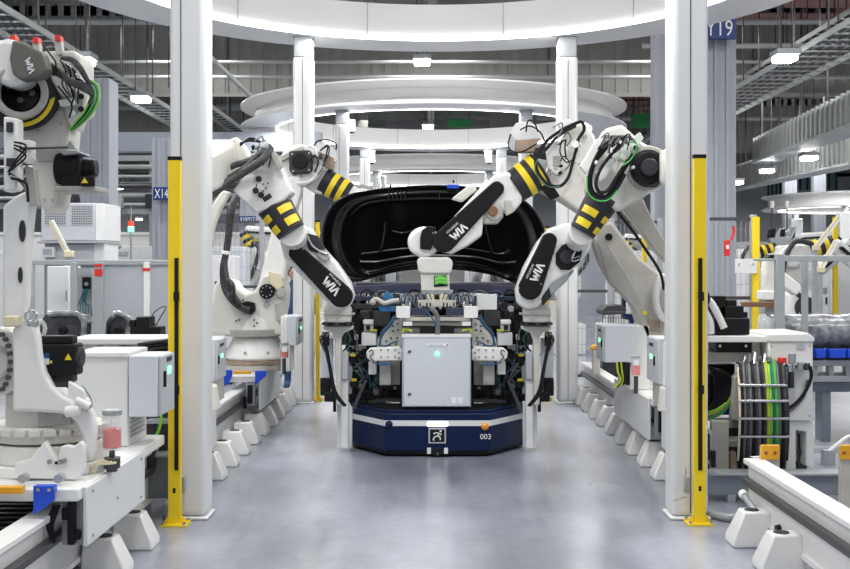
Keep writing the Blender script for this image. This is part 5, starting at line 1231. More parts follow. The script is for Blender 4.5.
# ================================================================== RIGHT FOREGROUND MACHINE STATION
MS = T('cable_station', 'white machine bench with looping cable track and box, right of near right yellow post', 'machine', P(760, 480, 8.6))
d = 8.6; k = d/F
fl = lambda x0, x1, y0, y1, z0, z1, nm, mt, b=.006: MB().bb(X(x0, y0), X(x1, y0), y0, y1, z0, z1).put(nm, mt, MS, b)
fl(699, 770, 8.55, 9.2, Z(342, d), Z(335.5, d), 'deck', 'robotwhite')
m = MB(); m.slab([(768, 334), (808, 333), (815, 338), (815, 342), (768, 342)], 8.5, .6); m.put('box_lid', 'robotwhite', MS, .01)
MB().pbox(768.5, 342, 813, 421, 8.52, .5).put('box_body', 'robotwhite', MS, .008)
MB().slab([(786, 421), (814, 421), (814, 470), (806, 466), (806, 432), (796, 430), (796, 480), (786, 480)], 8.55, .3).put('stand_frame', 'robotwhite', MS, .008)
MB().pbox(768, 421, 787, 482, 8.54, .12).put('stand_side', 'beige', MS, .008)
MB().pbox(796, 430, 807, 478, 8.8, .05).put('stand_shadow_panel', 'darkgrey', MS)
m = MB(); m.cyl(P(800, 434, 8.7), P(800, 474, 8.7), .02, seg=12); m.cyl(P(798, 452, 8.68), P(806, 452, 8.68), .03, seg=12); m.put('inner_valve', 'darkmetal', MS, .004)
MB().pbox(797, 344.5, 805, 349, 8.51, .01).put('label_plate', 'cabinet', MS)
for x, y in ((772, 346), (810, 346), (772, 416), (810, 416)): MB().pcyl(x, y, .9, 8.515, .01, 8).put('screw', 'metal', MS)
# motor on the deck
MB().pbox(715, 318, 750, 335, d+.0, .3).put('motor_block', 'black', MS, .01)
for x0, x1, y0 in ((714, 726, 296), (727, 737, 300), (720, 744, 306), (716, 748, 312)): MB().pbox(x0, y0, x1, 320, d+.05+.01*(x0 % 3), .2).put('motor_connector', 'black', MS, .008)
MB().pbox(716, 342, 752, 352, d+.05, .25).put('under_motor', 'black', MS, .008)
for x in (720, 746): MB().pcyl(x, 346, 1.5, d+.03, .03, 8).put('bolt', 'metal', MS)
for q, pts in enumerate(([(704, 296), (712, 304), (718, 315), (724, 328)], [(704, 310), (710, 322), (711, 334)])): MB().ptube(pts, d-.02, 3.6, 14).put('white_pipe', 'robotwhite', MS)
MB().ptube([(705, 290), (709, 298), (706, 306)], d-.05, 1.6).put('pipe_collar', 'black', MS)
MB().pbox(752, 342, 760, 364, d+.05, .2).put('grey_valve_column', 'beige', MS, .005)
MB().pbox(760, 342, 768, 372, d+.3, .1).put('dark_gap_plate', 'black', MS)
MB().pbox(704, 352, 752, 362, d+.1, .25).put('beige_shelf', 'beige', MS, .006)
MB().pbox(704, 364, 735, 415, d+.45, .15).put('dark_back_box', 'black', MS, .01)
MB().pcyl(720, 385, 15, d+.2, .22, 28).put('dark_drum', 'black', MS, .02)
for q in range(6): MB().ptube([(708+q*2, 366+q), (714+q*3, 376), (716+q*3, 396-q*2), (708+q*3, 412)], d+.1-.01*q, 1.2).put('black_cable', 'black', MS)
for q in range(4): MB().ptube([(702, 414+q*2), (714, 411+q*2), (724, 405+q*2), (731, 397+q)], d+.05, 1.4).put('green_hose', ('limegreen', 'limeyellow', 'hosegrey', 'green')[q], MS)
MB().pcyl(726, 409, 5.5, d+.15, .15, 20).put('blue_coil', 'blue', MS, .01)
for (a, b) in ((712, 729),): MB().pbox(a, 421, b, 478, d-.1, .08).put('upright_post', 'beige', MS, .006)
MB().slab([(734, 378), (741, 372), (743, 420), (732, 420)], d-.02, .1).put('beige_fin', 'beige', MS, .006)
MB().pbox(705, 421, 742, 428, d+.05, .2).put('cross_shelf', 'beige', MS, .005)
MB().pbox(728, 440, 744, 447, d+.05, .2).put('cross_shelf', 'beige', MS, .005)
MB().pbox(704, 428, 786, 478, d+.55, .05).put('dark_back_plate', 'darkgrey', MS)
MB().slab([(731, 455), (736, 452), (738, 480), (731, 480)], d-.08, .1).put('lower_fin', 'tan', MS, .004)
# cable track: bundle of coloured hoses bulging towards the aisle, with crossbars
def trk(t, u):      # u 0..1 across
    y = 368+t*92; x = 741+u*43+3*math.sin(t*PI)*0+(2.0*math.sin(PI*t)-2)*(1-u)+u*3.5*math.sin(PI*t*.8)
    return (x, y, 8.42-.30*math.sin(PI*min(1, .15+t*.75)))
cols = ['black', 'hosegrey', 'hose', 'hosegrey', 'black', 'hose', 'hosegrey', 'black', 'hose', 'limeyellow', 'limegreen', 'teal', 'green', 'hosegrey', 'black', 'hose']
for q, cn in enumerate(cols):
    u = (q+.5)/len(cols); MB().ptube([(trk(-.02, u)[0], 364-(q*7 % 5), 8.55)]+[trk(t/6, u) for t in range(7)]+[(trk(1, u)[0]-1, 470, 8.35)], 8.4, 1.35+.3*(q % 3 == 0), 8, 4).put('track_hose', cn, MS)
for s_ in (0, 1):
    MB().ptube([trk(t/8, s_*1.04-.02) for t in range(9)], 8.4, 1.2, 8, 4).put('track_edge', 'gold' if s_ == 0 else 'darkgrey', MS)
for q, t in enumerate((.19, .36, .55, .745)):
    a, b = trk(t, -.03), trk(t, 1.03); MB().cyl(P(a[0], a[1], a[2]-.03), P(b[0], b[1], b[2]-.03), .011, seg=10).put('track_crossbar', 'metal', MS)
MB().slab([(744, 372), (782, 370), (784, 462), (740, 464)], 8.53, .012).put('track_gap_shade', 'black', MS)  # black sheet added behind the hoses so their gaps look shaded
for q in range(9): MB().cyl(P(744+q*5, 366-(q % 2)*3, 8.5), P(744+q*5+1, 357-(q % 3)*2, 8.56), .016, seg=10).put('hose_fitting', ('metal', 'hosegrey')[q % 2], MS)
# air regulators on the box
m = MB(); m.cyl(P(782, 363, 8.42), P(782, 357.5, 8.42), 4.2*k, seg=18); m.put('red_valve', 'red', MS, .004)
for x, y0, y1, r, mt in ((792, 353, 364, 3.6, 'steelgrey'), (789, 364, 372, 4, 'metal'), (791, 372, 388, 3, 'darkgrey'), (800, 362, 370, 3, 'steelgrey'), (807, 363, 370, 3, 'darkmetal')):
    MB().cyl(P(x, y1, 8.43), P(x, y0, 8.43), r*k, seg=18).put('regulator', mt, MS, .004)
MB().pbox(778, 365, 810, 369, 8.45, .08).put('valve_bar', 'metal', MS, .003)
MB().ptube([(810, 366), (811, 378), (805, 392), (795, 404), (782, 411)], 8.4, 1.8, 10).put('black_hose', 'black', MS)
MB().ptube([(808, 380), (804, 396), (794, 408), (782, 415)], 8.5, 1.4, 10).put('grey_hose', 'hosegrey', MS)
MB().slab([(779, 370), (785, 372), (792, 392), (789, 398)], 8.47, .05).put('white_bracket', 'robotwhite', MS, .005)
# grey channel in front of the station
t = T('steel_channel', 'blue-grey steel channel beam lying low in front of the cable station', 'beam', P(780, 495, 8.15))
MB().bb(X(706, 8.15), X(880, 8.15), 8.1, 8.2, Z(494, 8.15), Z(472, 8.15)).put('channel', 'kerb', t, .006)
MB().bb(X(706, 8.15), X(880, 8.15), 8.06, 8.24, Z(473.5, 8.15), Z(471, 8.15)).put('flange', 'steelgrey', t, .003)
for x in (730, 790, 850): MB().bb(X(x, 8.15)-.03, X(x, 8.15)+.03, 8.1, 8.18, 0, Z(493, 8.15)).put('foot', 'steelgrey', t, .003)
t = T('steel_channel', 'blue-grey low steel channel beside the left yellow post foot', 'beam', P(160, 480, 7.7))
MB().bb(X(140, 7.7), X(171, 7.7), 7.65, 7.75, .12, .42).put('channel', 'kerb', t, .006)
MB().bb(X(140, 7.7), X(171, 7.7), 7.62, 7.78, .41, .43).put('flange', 'steelgrey', t, .003)
MB().bb(X(145, 7.7), X(150, 7.7), 7.66, 7.74, 0, .12).put('foot', 'steelgrey', t)
t = T('green_hose_loop', 'bright green hose hanging below the left control box', 'hose', P(160, 440, 7.5))
MB().ptube([(152, 440), (158, 432), (161, 420), (160, 412)], 7.5, 1.5).put('hose', 'limegreen', t)
MB().pbox(147, 422, 154, 468, 7.6, .06).put('hose_column', 'darkgrey', t, .005)
MB().pbox(146, 420, 168, 424, 7.58, .1).put('bracket', 'steelgrey', t, .003)
MB().pbox(157, 424, 166, 478, 7.9, .06).put('beige_post', 'beige', t, .005)
for sx, pts in ((-1, [(168, 521), (158, 519), (150, 513), (146, 506)]), (1, [(712, 515), (724, 519), (734, 522), (742, 521)])):
    t = T('floor_conduit', ('grey conduit on the floor at the left yellow post foot', 'grey conduit on the floor at the right yellow post foot')[sx > 0], 'conduit', P(pts[0][0], pts[0][1], 7.3))
    MB().tube([V((X(x, 7.3+.0*y), F*H/(y-CY), .03)) for x, y in pts], .026, 10).put('conduit', 'steelgrey', t)

# ================================================================== FENCES, FRAMES
def mesh_fence(x0, x1, y, z0, z1, label, posts='steelgrey', step=.06, yel=False, group='wire mesh safety fences'):
    t = T('mesh_fence', label, 'fence', ((x0+x1)/2, y, 0), group)
    m = MB(); x = x0
    while x <= x1: m.bb(x-.0025, x+.0025, y, y+.005, z0, z1); x += step
    z = z0
    while z <= z1: m.bb(x0, x1, y+.006, y+.012, z-.003, z+.003); z += .22
    m.put('wire_mesh', 'steelgrey', t, kind='stuff')
    for zz in (z0, z1): MB().bb(x0, x1, y-.01, y+.02, zz-.02, zz+.02).put('rail', 'darkmetal', t)
    MB().bb(x0, x1, y-.01, y+.02, (z0*.45+z1*.55)-.02, (z0*.45+z1*.55)+.02).put('rail', 'darkmetal', t)
    for xx in (x0, x1): MB().bb(xx-.035, xx+.035, y-.035, y+.035, 0, z1+.05).put('post', 'yellow' if yel else posts, t, .004)
    return t
mesh_fence(X(706, 13.2), X(753, 13.2), 13.2, .2, Z(219, 13.2), 'wire mesh fence with dark top rail right of near right pillar, behind the black motor')
t = T('fence_post', 'yellow fence post with white sign plate, right of the mesh fence', 'yellow post', P(755, 440, 13.1), 'yellow fence posts')
MB().bb(X(752, 13.1), X(758.5, 13.1), 13.05, 13.12, 0, Z(217, 13.1)).put('post', 'yellow', t, .004)
MB().bb(X(751, 13.1)-.05, X(759, 13.1)+.05, 12.98, 13.2, 0, .012).put('foot_plate', 'yellow', t)
t = T('fence_sign', 'blank white sign plate on the mesh fence beside yellow post', 'sign', P(746, 273, 13.03))
MB().pbox(735, 259, 757, 273.5, 13.02, .01).put('plate', 'cabinetwhite', t, .003)
for x in (739, 753): MB().pcyl(x, 264, 1, 13.01, .012, 8).put('screw', 'steelgrey', t)
t = T('interlock_switch', 'red safety interlock switch hanging on the mesh fence', 'switch', P(727, 255, 13.1))
MB().pbox(725, 240, 730, 256, 13.12, .06).put('red_body', 'red', t, .006); MB().pbox(726.5, 245, 729, 249, 13.11, .02).put('label', 'printwhite', t)
MB().ptube([(731, 240), (734, 232), (733, 226)], 13.12, 1.3).put('red_cable', 'red', t)
mesh_fence(X(208, 17), X(262, 17), 17, .2, Z(222, 17), 'wire mesh fence behind the left rail robot, under the X10 sign')
mesh_fence(X(574, 15.5), X(610, 15.5), 15.5, .2, Z(222, 15.5), 'wire mesh fence just right of the far right pillar')
mesh_fence(X(612, 15.6), X(660, 15.6), 15.6, .2, Z(222, 15.6), 'wire mesh fence panel partly behind near right pillar, with blue box')
t = T('blue_unit', 'dark blue stepped unit on the mesh fence above the right control box', 'unit', P(633, 325, 15.4))
MB().slab([(623, 297), (626, 297), (626, 314), (640, 314), (640, 325), (630, 325), (630, 320), (623, 319)], 15.35, .15).put('body', 'navy', t, .006)
MB().bb(X(628, 15.4), X(636, 15.4), 15.37, 15.5, 0, Z(325, 15.4)).put('pedestal', 'steelgrey', t)
for (x, yt, d_, la) in ((645, 236, 17.5, 'short yellow post seen under the parallel link of the right robot'), (836, 217, 19, 'yellow post behind the gold wands at right edge')):
    t = T('fence_post', la, 'yellow post', P(x, 300, d_), 'yellow fence posts')
    MB().bb(X(x-2.3, d_), X(x+2.3, d_), d_, d_+.07, 0, Z(yt, d_)).put('post', 'yellow', t, .004)
    MB().bb(X(x, d_)-.1, X(x, d_)+.1, d_-.08, d_+.15, 0, .012).put('foot_plate', 'yellow', t)
# wire baskets at right pillar
t = T('wire_basket', 'dark wire basket holding white bags beside far right pillar', 'basket', P(612, 350, 13.6))
m = MB()
for q in range(9): m.ptube([(603+q*2.6, 311), (603+q*2.6, 350)], 13.6, .3, 6, 0)
for q in range(7): m.ptube([(602, 312+q*6), (626, 312+q*6)], 13.6, .3, 6, 0)
m.put('wires', 'darkmetal', t, kind='stuff')
MB().slab([(602, 311), (607, 306), (622, 305), (627, 310), (625, 314), (603, 315)], 13.7, .5).put('dark_content', 'darkgrey', t, .01)
MB().bb(X(603, 13.7), X(626, 13.7), 13.7, 14.2, 0, Z(352, 13.7)).put('base_stand', 'darkgrey', t)
t2 = T('white_sack', 'white paper sack with printed lines in the wire basket', 'sack', P(612, 344, 13.4))
MB().bb(X(606, 13.4), X(622, 13.4), 13.3, 13.5, Z(344, 13.4), Z(327, 13.4)).put('sack', 'cabinetwhite', t2, .03)
for q in range(4): MB().pbox(608, 330+q*3, 620, 330.8+q*3, 13.29, .004).put('print_line', 'steelgrey', t2)
t = T('end_stop', 'orange end stop pad of the right rail near far pillar', 'end stop', P(596, 350, 13.3), 'rail end stops with yellow pads')
MB().slab(ellipse(595, 348, 4, 3, 14), 13.0, .1).put('pad', 'orange', t, .01); MB().bb(X(592, 13.1), X(599, 13.1), 13.0, 13.1, .47, Z(348, 13.1)).put('plate', 'beige', t)
t = T('hose_bundle', 'yellow-green and black cables hanging from the large grey control box', 'cables', P(625, 372, 9.9))
for q in range(5): MB().ptube([(617+q*2, 362), (618+q*2, 372), (621+q, 380), (614+q*3, 388-q)], 9.92, 1.2).put('cable', ('limeyellow', 'black', 'limeyellow', 'black', 'black')[q], t)
MB().pbox(626, 363, 630, 385, 9.95, .05).put('cable_plate', 'black', t)

# grey aluminium frame, right
GF = T('guard_frame', 'light grey aluminium guard frame at the right edge in front of white robots', 'frame', P(810, 460, 10.2))
d = 10.2
MB().bb(X(776.5, d), X(785, d), d, d+.08, 0, Z(254, d)).put('post', 'framegrey', GF, .006)
MB().bb(X(785, d), X(870, d), d+.01, d+.07, Z(261.5, d), Z(255.5, d)).put('top_rail', 'framegrey', GF, .005)
MB().bb(X(803, d+.3), X(808.5, d+.3), d+.3, d+.36, 0, Z(256, d)).put('post', 'framegrey', GF, .005)
MB().bb(X(755, d), X(777, d), d+.02, d+.06, Z(261, d), Z(258.5, d)).put('top_rail', 'framegrey', GF, .004)
MB().bb(X(770, d), X(870, d), d+.01, d+.07, Z(455, d), Z(447, d)).put('bottom_rail', 'framegrey', GF, .005)
# plastic wrapped roll on the conveyor
t = T('wrapped_roll', 'long roll wrapped in crinkled grey plastic film, right behind the white box', 'wrapped part', P(805, 350, 10.9))
m = MB(); pts = []
for q in range(12):
    xx = 768+q*9; pts.append(P(xx, 331+.5*math.sin(q*1.9), 10.9))
m.tube(pts, .172, 20, 4, None); m.put('film', 'plastic', t)
m = MB(); m.sph(P(767, 330, 10.8), .11, 16, (.7, 1, 1.2)); m.sph(P(763, 324, 10.75), .07, 12, (1, 1, 1.5)); m.put('film_end', 'clear', t)
CV = T('conveyor_frame', 'light grey conveyor frame below the wrapped roll at right', 'conveyor', P(830, 470, 10.8))
for (y0, y1, mt) in ((352, 357, 'black'), (360, 366, 'steelgrey'), (376, 382, 'steelgrey')): MB().pbox(790, y0, 880, y1, 10.75, .5).put('beam', mt, CV, .006)
for x in (813, 829, 846, 862): MB().pbox(x, 366, x+5, 376, 10.78, .1).put('strut', 'steelgrey', CV, .004)
MB().pbox(790, 382, 880, 392, 10.9, .4).put('lower_beam', 'kerb', CV, .006)
for x in (822, 858): MB().bb(X(x, 10.9), X(x+9, 10.9), 10.9, 11.1, 0, Z(390, 10.9)).put('leg', 'kerb', CV, .006)
for q, (a, b) in enumerate(((816, 826), (830, 846), (848, 866))):
    t = T('blue_tray', ('blue plastic tray nearest the white box under the roll', 'larger blue plastic tray at the right edge under the roll', 'blue tray beyond right edge')[q], 'tray', P((a+b)/2, 359, 10.72), 'blue trays')
    MB().pbox(a, 349, b, 358, 10.62, .12).put('tray', 'blue', t, .006); MB().pbox(a+1, 347, b-2, 350, 10.66, .08).put('dark_part', 'black', t, .004)
t = T('pale_pipe', 'pale bent pipe on the floor at the right edge', 'pipe', P(840, 445, 9.6)); MB().ptube([(828, 452), (838, 444), (848, 437), (860, 436)], 9.6, 2).put('pipe', 'robotwhite', t)
MB().bb(X(826, 9.6)-.03, X(830, 9.6)+.03, 9.55, 9.65, 0, Z(450, 9.6)).put('foot', 'steelgrey', t)

# ---- left frame, cabinets behind the nearest robot
LF = T('guard_frame', 'light grey guard frame with clear grey panels behind the wrapped seats at left', 'frame', P(110, 440, 11.3))
d = 11.3
for (a, b, mt) in ((94.5, 103, 'framegrey'), (143.5, 149.5, 'robotwhite'), (27, 33, 'framegrey'), (70, 76, 'framegrey')): MB().bb(X(a, d), X(b, d), d, d+.07, 0, Z(262, d)).put('post', mt, LF, .006)
MB().bb(X(20, d), X(172, d), d+.005, d+.065, Z(265, d), Z(260, d)).put('top_rail', 'framegrey', LF, .005)
for (a, b) in ((104, 143), (150, 172)): MB().bb(X(a, d), X(b, d), d+.03, d+.036, Z(400, d), Z(265, d)).put('clear_panel', 'poly', LF)
for (x, y0, y1) in ((98.5, 264, 267), (98.5, 269, 276), (146.5, 268, 271)): MB().bb(X(x-4, d), X(x+4, d), d-.006, d, Z(y1, d), Z(y0, d)).put('red_tape', 'red', LF)
t = T('white_locker', 'plain white locker behind the guard frame at left', 'locker', P(58, 330, 11.8)); MB().bb(X(47, 11.8), X(69, 11.8), 11.8, 12.2, 0, Z(266, 11.8)).put('body', 'cabinetwhite', t, .01)
MB().bb(X(66, 11.8), X(67, 11.8), 11.78, 11.8, Z(300, 11.8), Z(290, 11.8)).put('handle', 'steelgrey', t)
t = T('wall_camera_unit', 'small black camera unit with blue cables on grey post at left', 'camera', P(85, 290, 11.5))
MB().pbox(82, 277, 90, 289, 11.5, .06).put('unit', 'black', t, .006); MB().pcyl(86, 284, 2, 11.48, .03, 12).put('lens', 'steelgrey', t)
for q in range(6): MB().ptube([(84+q*.8, 289), (81+q, 298+q % 3*2), (78+q*2.5, 306), (77+q*3, 313+q % 2*3)], 11.45, .6).put('blue_cable', ('hoseblue', 'teal')[q % 2], t)
MB().bb(X(77, 11.6), X(93, 11.6), 11.56, 11.7, 0, Z(268, 11.6)).put('backing_post', 'steelgrey', t)
GC = T('ventilated_cabinet', 'grey machine cabinet with two perforated grilles, upper left behind robot', 'cabinet', P(70, 256, 13))
d = 13.0
MB().bb(X(41, d), X(95, d), d, d+.7, Z(240.5, d), Z(203, d)).put('upper_cabinet', 'cabinet', GC, .01)
MB().bb(X(95, d), X(104, d), d+.01, d+.7, Z(240.5, d), Z(203.5, d)).put('side_panel', 'cabinetwhite', GC, .008)
for (a, b) in ((43.5, 65), (70, 92)):
    MB().bb(X(a, d), X(b, d), d-.006, d, Z(225, d), Z(204.5, d)).put('grille', 'cabinet', GC)
    m = MB()
    for i in range(9):
        for j in range(8):
            x = a+1.5+i*2.35+(j % 2)*.5; y = 206+j*2.4; m.slab([(x, y), (x+1.4, y+.6), (x+1.4, y+1.4), (x, y+.9)], d-.012, .005)
    m.put('perforation', 'darkgrey', GC, kind='stuff')
MB().bb(X(44, d), X(93, d), d+.02, d+.6, Z(262, d), Z(244, d)).put('lower_cabinet', 'cabinet', GC, .01)
MB().bb(X(93, d), X(104, d), d+.02, d+.6, Z(262, d), Z(243, d)).put('lower_side', 'cabinetwhite', GC, .01)
MB().bb(X(40, d), X(105, d), d-.1, d+.65, Z(243.5, d), Z(241, d)).put('shelf_plate', 'steelgrey', GC, .004)
MB().bb(X(41, d), X(104, d), d+.1, d+.6, 0, Z(262, d)).put('base_cabinet', 'kerb', GC, .01)
MB().pbox(41, 247, 54, 257, d-.06, .05).put('display', 'cabinetwhite', GC, .005); MB().pbox(43, 249, 52, 255, d-.065, .005).put('display_face', 'steelgrey', GC)
def wand(pa, pb, d_, label, w_=3.2, down=None):
    t = T('welding_wand', label, 'gold wand', P(pb[0], pb[1], d_), 'gold wand tools')
    m = MB(); m.bar(P(pa[0], pa[1], d_), P(pb[0], pb[1], d_), w_*d_/F, .06); m.put('wand', 'gold', t, .01)
    m = MB(); m.bar(P(pa[0]+w_*.4, pa[1], d_-.03), P(pb[0]+w_*.4, pb[1], d_-.03), w_*.35*d_/F, .03); m.put('white_edge', 'robotwhite', t, .004)
    m = MB(); m.box(P(pb[0]+1, pb[1], d_), (.09, .1, .07)); m.put('foot', 'gold', t, .01)
    if down is not None: MB().bb(X(pb[0], d_)-.03, X(pb[0], d_)+.03, d_-.02, d_+.05, down, Z(pb[1], d_)).put('stand', 'steelgrey', t)
wand((51, 221), (68, 254), 11.9, 'tilted gold wand over the guard frame at left, in front of grey grille cabinet', 4.2, 0)
ST = T('stack_light', 'stack light with red top and green lower segment on thin pole', 'signal light', P(131, 260, 19))
d = 19
MB().cyl((X(131, d), d, 0), (X(131, d), d, Z(232, d)), .018, seg=10).put('pole', 'steelgrey', ST)
MB().cyl((X(131, d), d, Z(231.5, d)), (X(131, d), d, Z(226.5, d)), .05, seg=16).put('green_segment', 'ledgreen', ST)
MB().cyl((X(131, d), d, Z(226.5, d)), (X(131, d), d, Z(221, d)), .05, seg=16).put('red_segment', 'ledred', ST)
MB().cyl((X(131, d), d, Z(221, d)), (X(131, d), d, Z(207, d)), .012, seg=8).put('antenna', 'steelgrey', ST)

# ================================================================== WORKER BEHIND THE LEFT RAIL
W = T('person', 'person in blue work clothes standing mostly hidden behind the far left pillar', 'person', (X(296, 15.6), 15.6, 0))
def skin_body(name, verts, edges, radii, mt, parent):
    me = bpy.data.meshes.new(name); off = parent.location
    me.from_pydata([V(v)-off for v in verts], edges, []); me.materials.append(MATS[mt])
    o = bpy.data.objects.new(name, me); col.objects.link(o); o.parent = parent
    sk = o.modifiers.new('skin', 'SKIN'); sk.use_smooth_shade = True
    for i, r in enumerate(radii):
        me.skin_vertices[0].data[i].radius = (r, r) if not isinstance(r, tuple) else r
    me.skin_vertices[0].data[0].use_root = True
    s = o.modifiers.new('sub', 'SUBSURF'); s.levels = 1; s.render_levels = 2
    return o
wx, wy = X(296, 15.6), 15.6
vs = [(wx, wy, .95), (wx, wy, 1.15), (wx, wy, 1.38), (wx, wy, 1.50), (wx, wy-.02, 1.60), (wx, wy-.03, 1.70),
      (wx-.19, wy, 1.42), (wx-.24, wy-.02, 1.14), (wx-.18, wy-.22, 1.14), (wx+.19, wy, 1.42), (wx+.25, wy, 1.12), (wx+.20, wy-.2, .98),
      (wx-.10, wy, .88), (wx-.11, wy-.01, .48), (wx-.12, wy+.02, .09), (wx+.10, wy, .88), (wx+.12, wy-.02, .48), (wx+.13, wy+.02, .09), (wx-.12, wy-.14, .05), (wx+.13, wy-.14, .05)]
es = [(0, 1), (1, 2), (2, 3), (3, 4), (4, 5), (2, 6), (6, 7), (7, 8), (2, 9), (9, 10), (10, 11), (0, 12), (12, 13), (13, 14), (0, 15), (15, 16), (16, 17), (14, 18), (17, 19)]
rd = [(.15, .11), (.13, .10), (.16, .11), .06, (.075, .09), (.075, .09), .07, .055, .04, .07, .055, .04, .09, .065, .05, .09, .065, .05, .045, .045]
skin_body('body', vs, es, rd, 'workblue', W)
hd_ = MB().sph((wx, wy-.03, 1.64), .098, 18, (.82, .98, 1.2)).put('head', 'skin', W)
MB().sph((wx, wy+.0, 1.68), .105, 18, (.84, .98, 1.0)).put('hair', 'hair', W)
MB().sph((wx, wy-.13, 1.625), .016, 8, (.8, 1, 1.4)).put('nose', 'skin', W)
for sx in (-1, 1): MB().sph((wx+sx*.032, wy-.115, 1.652), .009, 8).put('eye', 'hair', W)
MB().sph((wx, wy-.118, 1.585), .016, 8, (1.5, .5, .4)).put('mouth', 'red', W)
for sx in (-1, 1): MB().sph((wx+sx*.083, wy-.02, 1.64), .02, 8, (.5, .8, 1.3)).put('ear', 'skin', W)
MB().tube([(wx-.20, wy-.16, 1.14), (wx-.17, wy-.26, 1.19), (wx-.11, wy-.42, 1.28)], .036, 12).put('forearm', 'skin', W)
MB().sph((wx-.10, wy-.45, 1.30), .042, 12, (.9, 1.1, .6)).put('palm', 'skin', W)
for q in range(4): MB().tube([(wx-.13+q*.018, wy-.47, 1.31), (wx-.13+q*.02, wy-.53, 1.33-.004*q), (wx-.128+q*.02, wy-.56, 1.30)], .0095, 8).put('finger', 'skin', W)
MB().tube([(wx-.075, wy-.44, 1.31), (wx-.05, wy-.49, 1.32), (wx-.06, wy-.52, 1.31)], .011, 8).put('thumb', 'skin', W)

# ================================================================== BACKGROUND ROBOTS
def bg_robot(x, y, z, s, label, pose=0, stand=True):
    """compact articulated robot, arm reaching towards s (+1 = +x)"""
    t = T('industrial_robot', label, 'robot', (x, y, z), 'distant articulated robots')
    a = [(0, 0), (0, .45), (-s*.15, .75), (-s*.35, 1.55), (s*.35, 1.75), (s*.95, 1.25), (s*1.0, 1.0)] if pose == 0 else [(0, 0), (0, .45), (s*.05, .75), (s*.45, 1.45), (s*.15, 2.0), (s*.95, 1.95), (s*1.15, 1.7)]
    p = [V((x+u, y, z+v)) for u, v in a]
    m = MB(); m.cyl(p[0], p[0]+V((0, 0, .12)), .34, .32, 24); m.cyl(p[0]+V((0, 0, .12)), p[1], .26, .22, 24); m.put('base', 'robot', t, .01)
    m = MB(); m.box((p[2].x, y, p[2].z), (.5, .42, .5)); m.put('turret', 'robotwhite', t, .08, 3)
    m = MB(); m.cyl(p[2]+V((0, -.25, 0)), p[2]+V((0, .25, 0)), .17, seg=24); m.put('shoulder_motor', 'darkgrey', t, .02)
    m = MB(); m.bar(p[2], p[3], .24, .2); m.put('lower_arm', 'robot', t, .04)
    m = MB(); m.cyl(p[3]+V((0, -.2, 0)), p[3]+V((0, .2, 0)), .18, seg=24); m.box(p[3], (.34, .3, .34)); m.put('elbow_housing', 'robotwhite', t, .03)
    q1 = p[3].lerp(p[4], .45); m = MB(); m.cyl(p[3], q1, .15, .14, 20); m.put('forearm', 'robotwhite', t)
    m = MB(); m.cyl(q1, p[4], .145, .125, 20); m.put('striped_collar', 'collar', t)
    for tt in (.2, .6): MB().band(q1, p[4], tt, tt+.2, .145, .125, -1.5, 1.5, .006, 8).put('yellow_stripe', 'stripe', t)
    m = MB(); m.bar(p[4], p[5], .2, .24); m.put('wrist_arm', 'robotwhite', t, .06)
    m = MB(); m.bar(p[4].lerp(p[5], .12)+V((0, -.13, 0)), p[5]+V((0, -.13, 0)), .15, .04); m.put('arm_cover', 'cover', t, .01)
    m = MB(); m.cyl(p[5], p[6], .11, .13, 20); m.box(p[6]-V((0, 0, .08)), (.4, .3, .12)); m.put('gripper', 'steelgrey', t, .02)
    MB().tube([p[2]+V((0, -.2, .1)), p[3]+V((-s*.15, -.24, -.3)), p[3]+V((0, -.24, .2)), q1+V((0, -.2, .1))], .04, 8).put('dress_hose', 'hose', t)
    if z > .3: MB().bb(x-.45, x+.45, y-.45, y+.45, 0, z).put('pedestal', 'white', t, .02)
    return t
k_ = 0
names2 = ['left robot nearest behind the black hood', 'right robot nearest behind the black hood', 'second left robot under the second ring', 'second right robot under the second ring', 'left robot between second and third portal', 'right robot between second and third portal',
          'left robot under the third ring', 'right robot under the third ring']
k_ = 2
for i, y in enumerate((22.5, 27.6, 34)):
    for s in (-1, 1):
        bg_robot(-s*2.6, y+.4*s, .6, s, 'distant white striped robot, '+names2[k_], i % 2); k_ += 1
for (x, y, z, s, la, ps) in (
    (-3.7, 21.0, .4, 1, 'white robot behind mesh under the X10 sign, left', 1), (6.0, 17.4, .35, 1, 'white robot behind the grey guard frame above the wrapped roll', 0),
    (7.6, 19.0, .4, -1, 'white robot behind the gold wands at right', 0), (9.0, 24.0, .4, -1, 'white robot farther right under the far right portal', 1),
    (7.3, 24.4, .4, 1, 'white robot just right of the yellow fence post, far behind', 0),
    (-8.0, 24, .4, 1, 'far white robot left of the stack light', 1), (-6.2, 28, .4, -1, 'far white robot just right of the stack light', 0),
    (11.2, 30, .4, -1, 'far white robot at right edge below the far portal', 1), (4.4, 26, .4, 1, 'far white robot seen through the mesh between the right pillars', 1)):
    bg_robot(x, y, z, s, la, ps)
wand((838, 219), (815, 248), 15.5, 'upper gold wand of the pair at right, above the guard frame rail', 5.5, 0)
wand((836, 241), (820, 270), 14.6, 'lower gold wand of the pair at right, crossing the guard frame rail', 5, 0)
